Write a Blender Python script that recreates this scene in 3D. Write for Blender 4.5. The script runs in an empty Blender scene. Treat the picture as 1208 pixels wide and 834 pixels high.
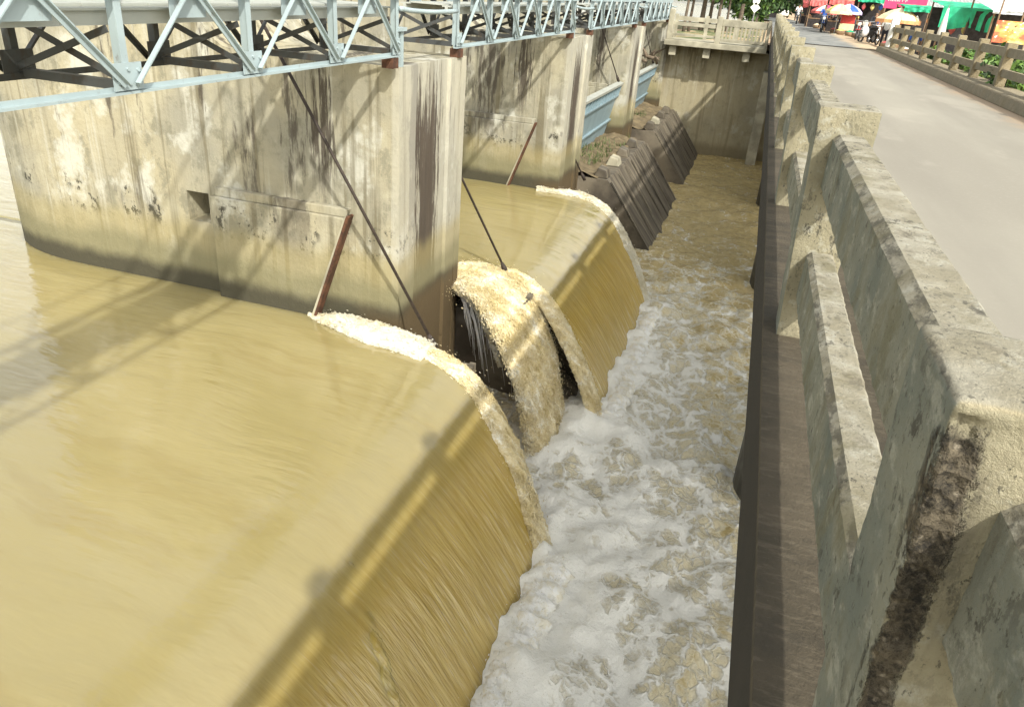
import bpy, math, random
from mathutils import Vector, Matrix, noise
import numpy as np
random.seed(7)
SC = bpy.context.scene
COL = SC.collection
# ------------------------------------------------------------------ camera
# metres: X across the channel (right = road), Y along the bridges, Z up, road surface at 0
FPX, PITCH, YAW, ROLL, ZC = 880.0, math.radians(26.27), math.radians(15.55), math.radians(4.63), 1.44
fw = Vector((-math.sin(YAW)*math.cos(PITCH), math.cos(YAW)*math.cos(PITCH), -math.sin(PITCH)))
rt0 = Vector((math.cos(YAW), math.sin(YAW), 0)); up0 = rt0.cross(fw)
rt = math.cos(ROLL)*rt0 + math.sin(ROLL)*up0
up = -math.sin(ROLL)*rt0 + math.cos(ROLL)*up0
cd = bpy.data.cameras.new('camera'); cam = bpy.data.objects.new('camera', cd); COL.objects.link(cam)
M = Matrix((rt, up, -fw)).transposed().to_4x4(); M.translation = (0, 0, ZC)
cam.matrix_world = M
cd.sensor_width = 36; cd.lens = 36*FPX/1208; cd.clip_start = 0.05; cd.clip_end = 3000
SC.camera = cam
def at(px, py, Y):
    r = rt*((px-604)/FPX) - up*((py-417)/FPX) + fw
    return Vector((0, 0, ZC)) + r*(Y/r.y)
def atz(px, py, Z):
    r = rt*((px-604)/FPX) - up*((py-417)/FPX) + fw
    return Vector((0, 0, ZC)) + r*((Z-ZC)/r.z)
# ------------------------------------------------------------------ sky, sun, exposure
SUN = Vector((1.0, -1.12, 1.42)).normalized()          # direction towards the sun
elev = math.asin(SUN.z); azim = math.atan2(SUN.x, SUN.y)
w = bpy.data.worlds.new('World'); SC.world = w; w.use_nodes = True
nt = w.node_tree; bg = nt.nodes['Background']
sky = nt.nodes.new('ShaderNodeTexSky'); sky.sky_type = 'NISHITA'; sky.sun_disc = False
sky.sun_elevation = elev; sky.sun_rotation = azim
sky.air_density = 1.0; sky.dust_density = 2.0; sky.ozone_density = 1.0; sky.altitude = 0
hs = nt.nodes.new('ShaderNodeHueSaturation'); hs.inputs['Saturation'].default_value = .28      # hazy, pale tropical sky
nt.links.new(sky.outputs[0], hs.inputs['Color']); wm = nt.nodes.new('ShaderNodeMix'); wm.data_type = 'RGBA'; wm.blend_type = 'MULTIPLY'; wm.inputs[0].default_value = 1; wm.inputs[7].default_value = (1, .975, .88, 1)
nt.links.new(hs.outputs[0], wm.inputs[6]); nt.links.new(wm.outputs[2], bg.inputs[0]); bg.inputs[1].default_value = 0.15
sd = bpy.data.lights.new('sun', 'SUN'); sd.energy = 2.0; sd.angle = math.radians(1.3); sd.color = (1, .965, .87)
so = bpy.data.objects.new('sun', sd); COL.objects.link(so)
so.rotation_euler = (-SUN).to_track_quat('-Z', 'Y').to_euler(); so.location = SUN*60
SC.view_settings.view_transform = 'Standard'; SC.view_settings.look = 'None'
SC.view_settings.exposure = 1.22; SC.view_settings.gamma = 1
SC.render.engine = 'CYCLES'
SC.cycles.max_bounces = 5; SC.cycles.diffuse_bounces = 3; SC.cycles.glossy_bounces = 3; SC.cycles.transmission_bounces = 2
# ------------------------------------------------------------------ node helpers
class NT:
    def __init__(s, name):
        s.m = bpy.data.materials.new(name); s.m.use_nodes = True
        s.t = s.m.node_tree; s.b = s.t.nodes['Principled BSDF']
        s.pos = s.t.nodes.new('ShaderNodeNewGeometry').outputs['Position']
    def n(s, kind): return s.t.nodes.new('ShaderNode'+kind)
    def set(s, sock, v):
        if hasattr(v, 'is_output'): s.t.links.new(v, sock)
        elif v is not None:
            if isinstance(v, (tuple, list)) and len(v) == 3 and sock.type == 'RGBA': v = (*v, 1)
            sock.default_value = v
    def map(s, sc, vec=None, loc=(0, 0, 0), rot=(0, 0, 0)):
        m = s.n('Mapping'); s.set(m.inputs[0], vec or s.pos); m.inputs[1].default_value = loc
        m.inputs[2].default_value = rot
        m.inputs[3].default_value = sc if isinstance(sc, tuple) else (sc,)*3; return m.outputs[0]
    def noise(s, sc, detail=4, rough=.55, vec=None, dist=0, loc=(0, 0, 0), rot=(0, 0, 0)):
        n = s.n('TexNoise'); s.set(n.inputs['Vector'], s.map(sc, vec, loc, rot)); n.inputs['Scale'].default_value = 1
        n.inputs['Detail'].default_value = detail; n.inputs['Roughness'].default_value = rough
        n.inputs['Distortion'].default_value = dist; return n.outputs['Fac']
    def noisec(s, sc, detail=3, vec=None):
        n = s.n('TexNoise'); s.set(n.inputs['Vector'], s.map(sc, vec)); n.inputs['Scale'].default_value = 1
        n.inputs['Detail'].default_value = detail; return n.outputs['Color']
    def voro(s, sc, vec=None, feat='F1', rnd=1.0):
        n = s.n('TexVoronoi'); n.feature = feat; s.set(n.inputs['Vector'], s.map(sc, vec)); n.inputs['Scale'].default_value = 1
        n.inputs['Randomness'].default_value = rnd
        return n.outputs['Distance']
    def math(s, op, a, b=0., c=None, clamp=False):
        n = s.n('Math'); n.operation = op; n.use_clamp = clamp
        s.set(n.inputs[0], a); s.set(n.inputs[1], b)
        if c is not None: s.set(n.inputs[2], c)
        return n.outputs[0]
    def sm(s, v, lo, hi):                       # smoothstep lo..hi -> 0..1 (works reversed)
        n = s.n('MapRange'); n.interpolation_type = 'SMOOTHSTEP'
        s.set(n.inputs[0], v)
        if lo < hi: a, b, c, d = lo, hi, 0, 1
        else: a, b, c, d = hi, lo, 1, 0
        for i, x in enumerate((a, b, c, d)): n.inputs[1+i].default_value = x
        return n.outputs[0]
    def mix(s, f, a, b):
        n = s.n('Mix'); n.data_type = 'RGBA'; s.set(n.inputs[0], f); s.set(n.inputs[6], a); s.set(n.inputs[7], b); return n.outputs[2]
    def scale(s, c, k):
        n = s.n('VectorMath'); n.operation = 'SCALE'; s.set(n.inputs[0], c); n.inputs['Scale'].default_value = k; return n.outputs[0]
    def mul(s, a, b): return s.math('MULTIPLY', a, b)
    def xyz(s, i):
        n = s.n('SeparateXYZ'); s.set(n.inputs[0], s.pos); return n.outputs[i]
    def vadd(s, a, b, k):
        n = s.n('VectorMath'); n.operation = 'MULTIPLY_ADD'; s.set(n.inputs[0], b); n.inputs[1].default_value = (k, k, k); s.set(n.inputs[2], a); return n.outputs[0]
    def attr(s, name):
        n = s.n('Attribute'); n.attribute_name = name; return n.outputs['Fac']
    def bump(s, h, strength, dist=.02, prev=None):
        n = s.n('Bump'); n.inputs['Strength'].default_value = strength; n.inputs['Distance'].default_value = dist
        s.set(n.inputs['Height'], h)
        if prev is not None: s.set(n.inputs['Normal'], prev)
        return n.outputs[0]
    def out(s, col, rough=.8, normal=None, metal=0., spec=None, ior=None):
        s.set(s.b.inputs['Base Color'], col); s.set(s.b.inputs['Roughness'], rough); s.b.inputs['Metallic'].default_value = metal
        if normal is not None: s.set(s.b.inputs['Normal'], normal)
        if spec is not None: s.b.inputs['Specular IOR Level'].default_value = spec
        if ior: s.b.inputs['IOR'].default_value = ior
        return s.m
def simple(name, c, rough=.7, metal=0., var=.25, sc=6., bump=.0):
    t = NT(name); f = t.noise(sc, 5)
    d = tuple(x*(1-var) for x in c); l = tuple(min(1, x*(1+var)) for x in c)
    col = t.mix(t.sm(f, .3, .7), d, l)
    nb = t.bump(t.noise(sc*6, 4), bump, .01) if bump else None
    return t.out(col, rough, nb, metal)
MAT = {}
PITCHY = 8.75                              # pier spacing
PY0, PTH = 8.48, 2.22                      # near face and thickness of the pier beside the near bay
# ------------------------------------------------------------------ materials
def m_pier():
    t = NT('pier_concrete'); z = t.xyz(2)
    big = t.noise(.55, 4); mid = t.noise((2.2, 2.2, 1.6), 6, .62)
    col = t.mix(t.sm(big, .36, .62), (.34, .325, .26), (.47, .42, .285))
    col = t.mix(t.mul(t.sm(mid, .46, .7), .6), col, (.56, .52, .385))
    gr = t.noise((3.2, 3.2, 2.4), 6, .74, loc=(8, 8, 3)); col = t.mix(t.mul(t.sm(gr, .50, .64), .65), col, (.22, .21, .15))
    wp = t.noise((1.1, 1.1, .9), 6, .65, loc=(2, 9, 6)); col = t.mix(t.mul(t.sm(wp, .54, .64), .75), col, (.66, .65, .57))
    streak = t.noise((5.5, 5.5, .22), 5, .6, loc=(3, 1, 0))
    col = t.mix(t.mul(t.sm(streak, .53, .66), .75), col, (.17, .145, .085))
    light = t.noise((8, 8, .3), 4, .6, loc=(9, 4, 2))
    col = t.mix(t.mul(t.sm(light, .56, .68), .5), col, (.58, .56, .47))
    # black run-off stains, long vertical tongues with broken edges
    st = t.noise((1.5, 1.5, .10), 3, .5, loc=(1.3, 2.2, .4)); br = t.noise((9, 9, 1.4), 6, .7)
    stain = t.sm(t.math('ADD', st, t.mul(t.math('SUBTRACT', br, .5), .5)), .585, .66)
    stain = t.mul(stain, t.sm(z, -2.9, -.6))
    col = t.mix(t.mul(stain, .85), col, (.075, .06, .045))
    # speckled dirt around the old high-water mark
    sp = t.noise((7, 7, 5), 6, .75, loc=(4, 0, 1)); spm = t.noise((1.6, 1.6, 1), 2, loc=(7, 2, 5))
    band = t.mul(t.sm(z, -2.1, -1.9), t.sm(z, -1.35, -1.6))
    col = t.mix(t.mul(t.mul(t.sm(sp, .53, .60), t.mul(band, t.sm(t.xyz(0), -3.9, -3.94))), t.sm(spm, .47, .55)), col, (.06, .055, .04))
    # long brown run-off marks at fixed places: middle of the end face, and down the side wall
    xw = t.xyz(0); yw = t.xyz(1); up_ = t.sm(xw, -3.9, -3.94)
    ly = t.mul(t.math('FRACT', t.math('DIVIDE', t.math('SUBTRACT', yw, PY0-1.), PITCHY)), PITCHY)
    ragged = t.mul(t.math('SUBTRACT', t.noise((17, 17, 1.1), 6, .74), .5), 1.25)
    e1 = t.mul(t.sm(t.math('ADD', t.math('ABSOLUTE', t.math('SUBTRACT', ly, 1.98)), ragged), .42, .30), t.sm(xw, -4.12, -4.07))
    e1 = t.mul(e1, t.sm(t.math('ADD', z, t.mul(ragged, 3.)), .35, -.2))
    col = t.mix(t.mul(t.mul(e1, up_), .96), col, t.mix(t.noise((14, 14, 1), 5), (.035, .026, .02), (.12, .09, .065)))
    col = t.mix(t.mul(t.mul(t.sm(xw, -4.12, -4.07), t.math('SUBTRACT', 1., e1)), t.mul(up_, .45)), col, (.58, .56, .48))
    e2 = t.sm(t.math('ADD', t.math('ABSOLUTE', t.math('ADD', xw, 5.05)), ragged), .16, .04)
    e2 = t.mul(t.mul(e2, t.sm(t.math('ADD', z, t.mul(ragged, 2.)), -1.5, -.7)), t.sm(xw, -4.2, -4.3))
    col = t.mix(t.mul(e2, .9), col, (.06, .045, .033))
    # waterline bands
    zj = t.math('ADD', z, t.mul(t.math('SUBTRACT', t.noise((1.2, 1.2, .5), 4), .5), .5))
    b1 = t.mul(t.sm(zj, -1.75, -2.05), up_); col = t.mix(t.mul(b1, .6), col, (.37, .31, .14))
    b2 = t.mul(t.sm(zj, -2.1, -2.4), up_); col = t.mix(t.mul(b2, .75), col, (.22, .205, .115))
    z2 = t.math('ADD', z, t.mul(t.math('SUBTRACT', t.noise((2, 2, 2), 5, .6), .5), .22))
    b3 = t.mul(t.sm(z2, -2.50, -2.72), up_); col = t.mix(t.mul(b3, .9), col, (.05, .045, .028))
    rust = t.mul(t.mul(t.sm(xw, -4.75, -4.2), t.sm(zj, -2.5, -2.85)), up_)
    col = t.mix(t.mul(rust, .75), col, (.13, .085, .035))
    low = t.mul(t.sm(z2, -4.1, -4.5), t.sm(xw, -3.94, -3.9)); col = t.mix(t.mul(low, .8), col, (.10, .08, .05))
    col = t.mix(t.mul(t.sm(xw, -3.94, -3.9), .45), col, (.42, .35, .20))
    h = t.math('ADD', t.noise(14, 6, .7), t.mul(streak, .8))
    nb = t.bump(h, .45, .03)
    return t.out(t.scale(col, .82), .85, nb)
def m_rail(chip=False, name='weathered_rail_concrete', tint=None):
    t = NT(name)
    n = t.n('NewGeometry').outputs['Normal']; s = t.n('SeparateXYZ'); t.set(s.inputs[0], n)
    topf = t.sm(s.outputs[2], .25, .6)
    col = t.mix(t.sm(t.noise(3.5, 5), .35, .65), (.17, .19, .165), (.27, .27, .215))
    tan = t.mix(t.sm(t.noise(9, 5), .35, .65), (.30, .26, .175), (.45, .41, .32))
    col = t.mix(t.mul(topf, .75), col, tan)  # weathered tan tops; sides kept darker, their shade partly put into the colour
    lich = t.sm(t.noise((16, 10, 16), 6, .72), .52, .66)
    yf = t.mul(t.sm(s.outputs[1], -.5, -.85), .55); col = t.mix(yf, col, (.44, .37, .22))  # faces towards -Y tinted yellower and lighter, sunlight painted into the colour
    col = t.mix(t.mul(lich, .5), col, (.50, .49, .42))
    dk = t.sm(t.noise((30, 20, 14), 6, .78, loc=(2, 3, 1)), .535, .60)
    fs_ = t.sm(t.noise((80, 60, 45), 4, .75, loc=(9, 2, 2)), .60, .66); col = t.mix(t.mul(fs_, .7), col, (.05, .047, .036))
    dk = t.mul(dk, t.math('MULTIPLY_ADD', t.sm(t.noise(2.6, 4, .6, loc=(3, 8, 8)), .42, .6), .8, .2))
    col = t.mix(t.mul(dk, .85), col, (.06, .055, .042))
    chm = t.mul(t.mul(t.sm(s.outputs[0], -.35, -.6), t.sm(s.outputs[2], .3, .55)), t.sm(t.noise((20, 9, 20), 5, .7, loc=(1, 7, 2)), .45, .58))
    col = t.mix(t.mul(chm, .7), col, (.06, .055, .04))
    st = t.sm(t.noise((11, 11, 1.6), 5, .65, loc=(5, 5, 5)), .56, .68)
    col = t.mix(t.mul(st, .6), col, (.15, .13, .09))
    ms = t.sm(t.noise((5, 5, 3.2), 7, .72, loc=(6, 1, 4)), .50, .64); col = t.mix(t.mul(ms, .55), col, (.17, .15, .075))
    h = t.math('ADD', t.noise(46, 6, .8), t.mul(t.noise(11, 4), .9))
    if tint: col = t.mix(.55, col, tint)
    nb = t.bump(h, .85, .014)
    col = t.scale(col, .98)
    if chip: col, nb = m_chip(t, col, nb)
    return t.out(col, .9, nb)
def m_chip(t, col, nrm):
    """spalled strip with exposed stones beside the channel-side corner of the nearest post"""
    x = t.xyz(0); y = t.xyz(1); z = t.xyz(2)
    d = t.math('SUBTRACT', x, t.math('MULTIPLY_ADD', z, -.0484, .292))
    d = t.math('ADD', d, t.mul(t.math('SUBTRACT', t.noise((22, 22, 11), 6, .74), .5), .05))
    msk = t.mul(t.mul(t.sm(d, .000, .004), t.sm(d, .042, .034)), t.sm(y, .760, .745))
    msk = t.mul(msk, t.sm(t.math('ADD', z, t.mul(t.noise(30, 4), .05)), 1.115, 1.095))
    v = t.voro(60); f = t.noise(34, 6, .8)
    c2 = t.mix(t.sm(f, .38, .6), (.03, .025, .018), (.20, .165, .11)); c2 = t.mix(t.mul(t.sm(v, .32, .1), t.sm(f, .4, .55)), c2, (.42, .36, .27))
    col = t.mix(msk, col, c2)
    nb = t.bump(t.mul(t.math('ADD', t.mul(v, 1.3), f), msk), .9, .03, nrm)
    return col, nb
def m_ledge():
    t = NT('brown_ledge_concrete')
    col = t.mix(t.sm(t.noise(4, 5), .35, .65), (.075, .06, .036), (.12, .095, .06))
    col = t.mix(t.mul(t.sm(t.noise((9, 40, 6), 5, .75), .50, .62), .55), col, (.17, .14, .095))
    col = t.mix(t.mul(t.sm(t.noise((3, 5, 3), 6, .7, loc=(1, 1, 7)), .52, .64), .6), col, (.05, .042, .028))
    col = t.mix(t.mul(t.sm(t.noise(70, 3, .8), .68, .76), .6), col, (.34, .29, .2))
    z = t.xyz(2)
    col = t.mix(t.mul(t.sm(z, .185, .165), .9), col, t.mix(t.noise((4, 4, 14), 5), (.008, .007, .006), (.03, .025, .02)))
    return t.out(t.scale(col, .72), .9, t.bump(t.noise(60, 5, .75), .9, .012))
def m_road():
    t = NT('deck_concrete')
    col = t.mix(t.sm(t.noise((.5, .16, 1), 5), .35, .65), (.31, .285, .235), (.37, .345, .285))
    col = t.mix(t.mul(t.sm(t.noise((3.0, .25, 1), 5, .6), .5, .7), .4), col, (.31, .285, .24))
    col = t.mix(t.mul(t.sm(t.noise(22, 5, .75), .52, .7), .35), col, (.43, .40, .34))
    x = t.xyz(0); e = t.math('ADD', x, t.mul(t.math('SUBTRACT', t.noise(.9, 5), .5), 1.1))
    col = t.mix(t.mul(t.sm(e, 3.95, 4.5), .8), col, (.46, .33, .21))
    for xc in (1.75, 3.3):
        tw = t.mul(t.sm(t.math('ABSOLUTE', t.math('SUBTRACT', t.math('ADD', x, t.mul(t.noise((.2, .15, 1), 2), .5)), xc+.25)), .42, .1), t.noise((4, .5, 1), 4)); col = t.mix(t.mul(tw, .5), col, (.24, .22, .185))
    pt = t.sm(t.noise((.7, .3, 1), 5, .6, loc=(4, 4, 4)), .54, .62); col = t.mix(t.mul(pt, .35), col, (.46, .42, .35))
    v = t.sm(t.voro(11), .035, .02)
    col = t.mix(t.mul(v, t.sm(t.noise(2.2, 2), .56, .6)), col, (.06, .05, .04))
    return t.out(t.scale(col, .79), .9, t.bump(t.noise(45, 5, .7), .25, .008))
def m_asphalt():
    t = NT('worn_asphalt')
    col = t.mix(t.sm(t.noise((1, .4, 1), 5), .35, .65), (.16, .165, .16), (.25, .25, .235))
    e = t.math('ADD', t.xyz(0), t.mul(t.noise(.7, 4), 1.2))
    col = t.mix(t.sm(e, 4.2, 4.9), col, (.50, .38, .25))
    return t.out(col, .9, t.bump(t.noise(30, 4), .3, .01))
def m_dirt():
    t = NT('dirt_ground')
    col = t.mix(t.sm(t.noise(.6, 6), .35, .65), (.40, .27, .16), (.56, .42, .28))
    x = t.xyz(0); y = t.xyz(1)
    g = t.mul(t.sm(t.noise(.8, 5, .7), .40, .55), t.math('MAXIMUM', t.sm(x, .2, -.6), t.mul(t.sm(x, 5.6, 6.3), t.sm(y, 46, 42))))
    col = t.mix(g, col, (.09, .125, .035))
    return t.out(col, .95, t.bump(t.noise(6, 6), .5, .05))
def m_steel(name, c, rustc=(.20, .10, .05), amt=.45, edge=.6):
    t = NT(name)
    col = t.mix(t.sm(t.noise(2.5, 4), .35, .65), tuple(x*.88 for x in c), c)
    r = t.sm(t.noise((9, 9, 5), 6, .75), edge, edge+.12)
    col = t.mix(t.mul(r, amt), col, rustc)
    return t.out(t.scale(col, .82), .55, t.bump(t.noise(30, 3), .15, .005))
def m_rust():
    t = NT('rusty_steel')
    col = t.mix(t.sm(t.noise(7, 6, .7), .35, .65), (.05, .022, .012), (.13, .055, .028))
    return t.out(col, .8, t.bump(t.noise(40, 5), .4, .006))
def m_water():
    t = NT('muddy_water')
    x = t.xyz(0); y = t.xyz(1); z = t.xyz(2)
    s = t.math('SUBTRACT', x, z)
    cb = t.n('CombineXYZ'); t.set(cb.inputs[0], s); t.set(cb.inputs[1], y)
    uv = cb.outputs[0]
    fall = t.sm(z, -3.06, -3.75)
    c1 = t.mix(t.sm(t.noise((.16, .5, 1), 4, vec=uv), .35, .65), (.395, .33, .145), (.43, .365, .18))
    strk = t.noise((.9, 16, 1), 4, .6, vec=uv)
    c2 = t.mix(t.sm(strk, .38, .64), (.45, .315, .065), (.55, .41, .12))
    fine = t.noise((1.6, 42, 1), 3, .6, vec=uv)
    c2 = t.mix(t.mul(t.sm(fine, .57, .7), .55), c2, (.60, .49, .29))
    silt = t.noise((.35, 2.2, 1), 5, .6, vec=t.vadd(uv, t.noisec(.4, 3, uv), 1.5)); c1 = t.mix(t.mul(t.sm(silt, .50, .68), .5), c1, (.35, .28, .115))
    aer = t.mul(t.sm(t.noise((.8, 11, 1), 5, .7, vec=uv, loc=(2, 7, 0)), .54, .68), t.sm(z, -3.9, -4.7)); c2 = t.mix(t.mul(aer, .55), c2, (.80, .72, .52))
    col = t.mix(fall, t.scale(c1, .81), c2)
    # bump: long lazy ripples upstream, threads on the fall
    wv = t.vadd(uv, t.noisec(.5, 2, uv), .6)
    rip = t.noise((.55, 2.6, 1), 4, .55, vec=wv, rot=(0, 0, math.radians(-14)))
    thr = t.math('ADD', t.noise((.7, 9, 1), 4, .6, vec=uv), t.mul(fine, .25))
    rp2 = t.noise((1.6, 5.5, 1), 3, .55, vec=wv, rot=(0, 0, math.radians(-10))); eddy = t.noise((.9, 1.3, 1), 3, .5, vec=t.vadd(uv, t.noisec(.9, 3, uv), 1.2))
    rip = t.math('ADD', t.math('ADD', rip, t.mul(rp2, .22)), t.mul(eddy, .35))
    b = t.bump(rip, .34, .07)
    n = t.n('Bump'); n.inputs['Distance'].default_value = .05
    t.set(n.inputs['Strength'], t.math('MULTIPLY_ADD', fall, .62, .015)); t.set(n.inputs['Height'], thr); t.set(n.inputs['Normal'], b)
    rough = t.math('MULTIPLY_ADD', fall, .24, .03)
    t.b.inputs['Subsurface Weight'].default_value = .9; t.b.inputs['Subsurface Radius'].default_value = (.46, .42, .34); t.set(t.b.inputs['Subsurface Scale'], t.math('MULTIPLY_ADD', t.sm(x, -4.0, -5.4), 1.3, .3))
    return t.out(col, rough, n.outputs[0], ior=1.85)
def m_tail():
    t = NT('churned_foam_water')
    foam = t.attr('foam')
    wv = t.vadd(t.vadd(t.pos, t.noisec(1.1, 4), 1.1), t.noisec(6.5, 4), .16)
    wv2 = t.vadd(t.pos, t.noisec(3.2, 4), .42)
    e1 = t.voro((1.15, .95, .4), wv, 'DISTANCE_TO_EDGE'); e2 = t.voro((2.9, 2.4, 1), wv2, 'DISTANCE_TO_EDGE')
    n1 = t.noise((.62, .5, .5), 6, .62, loc=(3, 5, 1)); n2 = t.noise(5.5, 6, .72); n3 = t.noise((2.2, 1.7, 1), 5, .6, dist=1.2)
    web1 = t.sm(t.math('ADD', e1, t.mul(t.math('SUBTRACT', n2, .5), .34)), .17, -.02)
    web2 = t.sm(t.math('ADD', e2, t.mul(t.math('SUBTRACT', n2, .5), .30)), .13, -.02)
    e3 = t.voro((7.6, 6.4, 2), t.vadd(t.pos, t.noisec(7, 3), .2), 'DISTANCE_TO_EDGE'); web3 = t.sm(t.math('ADD', e3, t.mul(t.math('SUBTRACT', n2, .5), .3)), .12, -.02)
    v = t.math('ADD', t.math('ADD', t.mul(web1, .34), t.mul(web2, .34)), t.mul(web3, .24))
    v = t.math('ADD', v, t.mul(t.math('SUBTRACT', n1, .5), 1.15))
    v = t.math('ADD', v, t.mul(t.math('SUBTRACT', n3, .5), .95))
    v = t.math('ADD', v, t.math('MULTIPLY_ADD', foam, 1.4, -.73))
    v = t.math('ADD', v, t.mul(t.math('SUBTRACT', t.noise(17, 5, .75), .5), .5))
    mask = t.sm(v, .0, .5)
    brown = t.mix(t.sm(n2, .35, .65), (.42, .32, .13), (.58, .46, .23))
    col = t.mix(mask, brown, (.94, .92, .845))
    col = t.mix(t.mul(t.sm(v, -.25, .05), t.sm(foam, .05, .3)), col, t.mix(mask, (.74, .66, .46), (.94, .92, .845)))
    h = t.math('ADD', t.mul(n2, .7), t.mul(t.noise(15, 5, .7), .35)); h = t.math('ADD', h, t.mul(mask, .5))
    rough = t.math('MULTIPLY_ADD', mask, .5, .12)
    return t.out(col, rough, t.bump(h, .95, .07), ior=1.33)
def m_froth(name, yel):
    t = NT(name)
    v = t.voro(20, t.vadd(t.pos, t.noisec(8, 3), .10)); n = t.noise(9, 6, .75); n2 = t.noise(42, 5, .8); n3 = t.noise(2.6, 4)
    cb = t.n('CombineXYZ'); t.set(cb.inputs[0], t.math('SUBTRACT', t.xyz(0), t.xyz(2))); t.set(cb.inputs[1], t.xyz(1)); uv = cb.outputs[0]
    fl = t.noise((3.2, 17, 1), 6, .72, vec=uv)
    k = t.math('ADD', t.mul(fl, .5), t.mul(n2, .5)); k = t.math('ADD', k, t.mul(t.math('SUBTRACT', n3, .5), .5))
    col = t.mix(t.sm(k, .34, .52), (.50, .39, .17), (.74, .63, .38)) if yel else t.mix(t.sm(k, .34, .50), (.66, .55, .31), (.86, .80, .62))
    col = t.mix(t.sm(k, .50, .64), col, (.92, .89, .78))
    if not yel: col = t.scale(col, .78)
    h = t.math('ADD', t.mul(v, .5), t.mul(n2, .6)); h = t.math('ADD', h, t.mul(fl, 1.0))
    return t.out(col, .3, t.bump(h, .6, .03), ior=1.33)
def m_apron():
    t = NT('wet_apron_concrete')
    s = t.noise((.6, 7, .6), 5, .65)
    col = t.mix(t.sm(s, .36, .66), (.06, .05, .038), (.20, .17, .125))
    col = t.mix(t.mul(t.sm(t.noise((.5, 13, .5), 3, loc=(1, 2, 3)), .62, .7), .5), col, (.30, .28, .23))
    return t.out(col, .6, t.bump(t.noise((3, 12, 3), 5), .5, .02))
def m_leaf(name, a, b):
    t = NT(name); oi = t.noise(2.5, 3)
    col = t.mix(t.sm(oi, .35, .65), a, b); t.b.inputs['Subsurface Weight'].default_value = 0
    return t.out(col, .6)
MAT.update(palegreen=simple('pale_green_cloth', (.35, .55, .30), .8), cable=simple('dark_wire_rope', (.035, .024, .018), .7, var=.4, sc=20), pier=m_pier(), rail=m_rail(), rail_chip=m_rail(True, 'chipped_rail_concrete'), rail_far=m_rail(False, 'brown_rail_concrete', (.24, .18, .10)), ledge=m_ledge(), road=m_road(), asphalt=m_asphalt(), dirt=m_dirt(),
    blue=m_steel('pale_blue_paint', (.42, .51, .53), rustc=(.16, .10, .06), amt=.55, edge=.585), gate=m_steel('gate_blue_paint', (.29, .40, .45), amt=.7, edge=.58),
    beam=m_steel('grey_beam_paint', (.50, .52, .47), amt=.3), darksteel=m_steel('shaded_brace_paint', (.07, .075, .075), rustc=(.06, .04, .025), amt=.6, edge=.5),  # last one: dark copy of the truss paint, shade under the walkway painted in
    rust=m_rust(), water=m_water(), tail=m_tail(), froth_y=m_froth('yellow_froth', True), froth_w=m_froth('pale_froth', False), apron=m_apron(),
    leaf_a=m_leaf('leaf_dark', (.025, .06, .015), (.06, .12, .03)), leaf_b=m_leaf('leaf_light', (.07, .15, .025), (.15, .26, .05)),
    bark=simple('bark', (.13, .10, .075), .9, bump=.4), white=simple('white_paint', (.78, .77, .72), .6, var=.06), black=simple('black_rubber', (.02, .02, .02), .6, var=.2),
    green=simple('green_tarp', (.02, .42, .22), .6, var=.25, sc=2.5), pink=simple('pink_sign', (.70, .05, .17), .5, var=.08), red=simple('red_paint', (.60, .05, .04), .5, var=.15),
    redcloth=simple('red_cloth', (.72, .16, .15), .8, var=.3, sc=3), orange=simple('orange_cloth', (.78, .36, .16), .8, var=.25, sc=3), cream=simple('cream_cloth', (.80, .66, .42), .8, var=.12, sc=4),
    yellow=simple('yellow_cloth', (.72, .62, .22), .8), bluecloth=simple('blue_cloth', (.04, .12, .45), .8), purple=simple('lilac_cloth', (.55, .48, .75), .8), tin=simple('tin_roof', (.40, .41, .40), .5, var=.3, sc=5, bump=.2),
    tinlight=simple('pale_tin_roof', (.66, .70, .74), .5, var=.1), wood=simple('old_wood', (.26, .17, .10), .85, bump=.3), darkin=simple('interior_shade', (.035, .03, .03), .9, var=.4), skin=simple('skin', (.36, .21, .13), .6, var=.05), trouser=simple('dark_trousers', (.04, .045, .06), .9), glass=simple('dark_glass', (.03, .04, .05), .1),  # darkin: shade of the stall interiors put into a near-black colour
    bagwhite=simple('white_bag', (.80, .80, .80), .6, var=.05), palecon=simple('pale_concrete', (.34, .315, .235), .9, var=.3, sc=2.2, bump=.3), chrome=simple('dull_metal', (.45, .45, .45), .35, 1., .1), log=simple('driftwood', (.15, .115, .08), .9, bump=.5),
    grass=m_leaf('grass_blade', (.05, .085, .02), (.11, .14, .04)), silt=simple('silt', (.15, .115, .065), .95, var=.35, sc=4, bump=.4), blackwet=simple('wet_black_concrete', (.05, .047, .038), .45, var=.5, sc=5, bump=.4))
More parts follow.
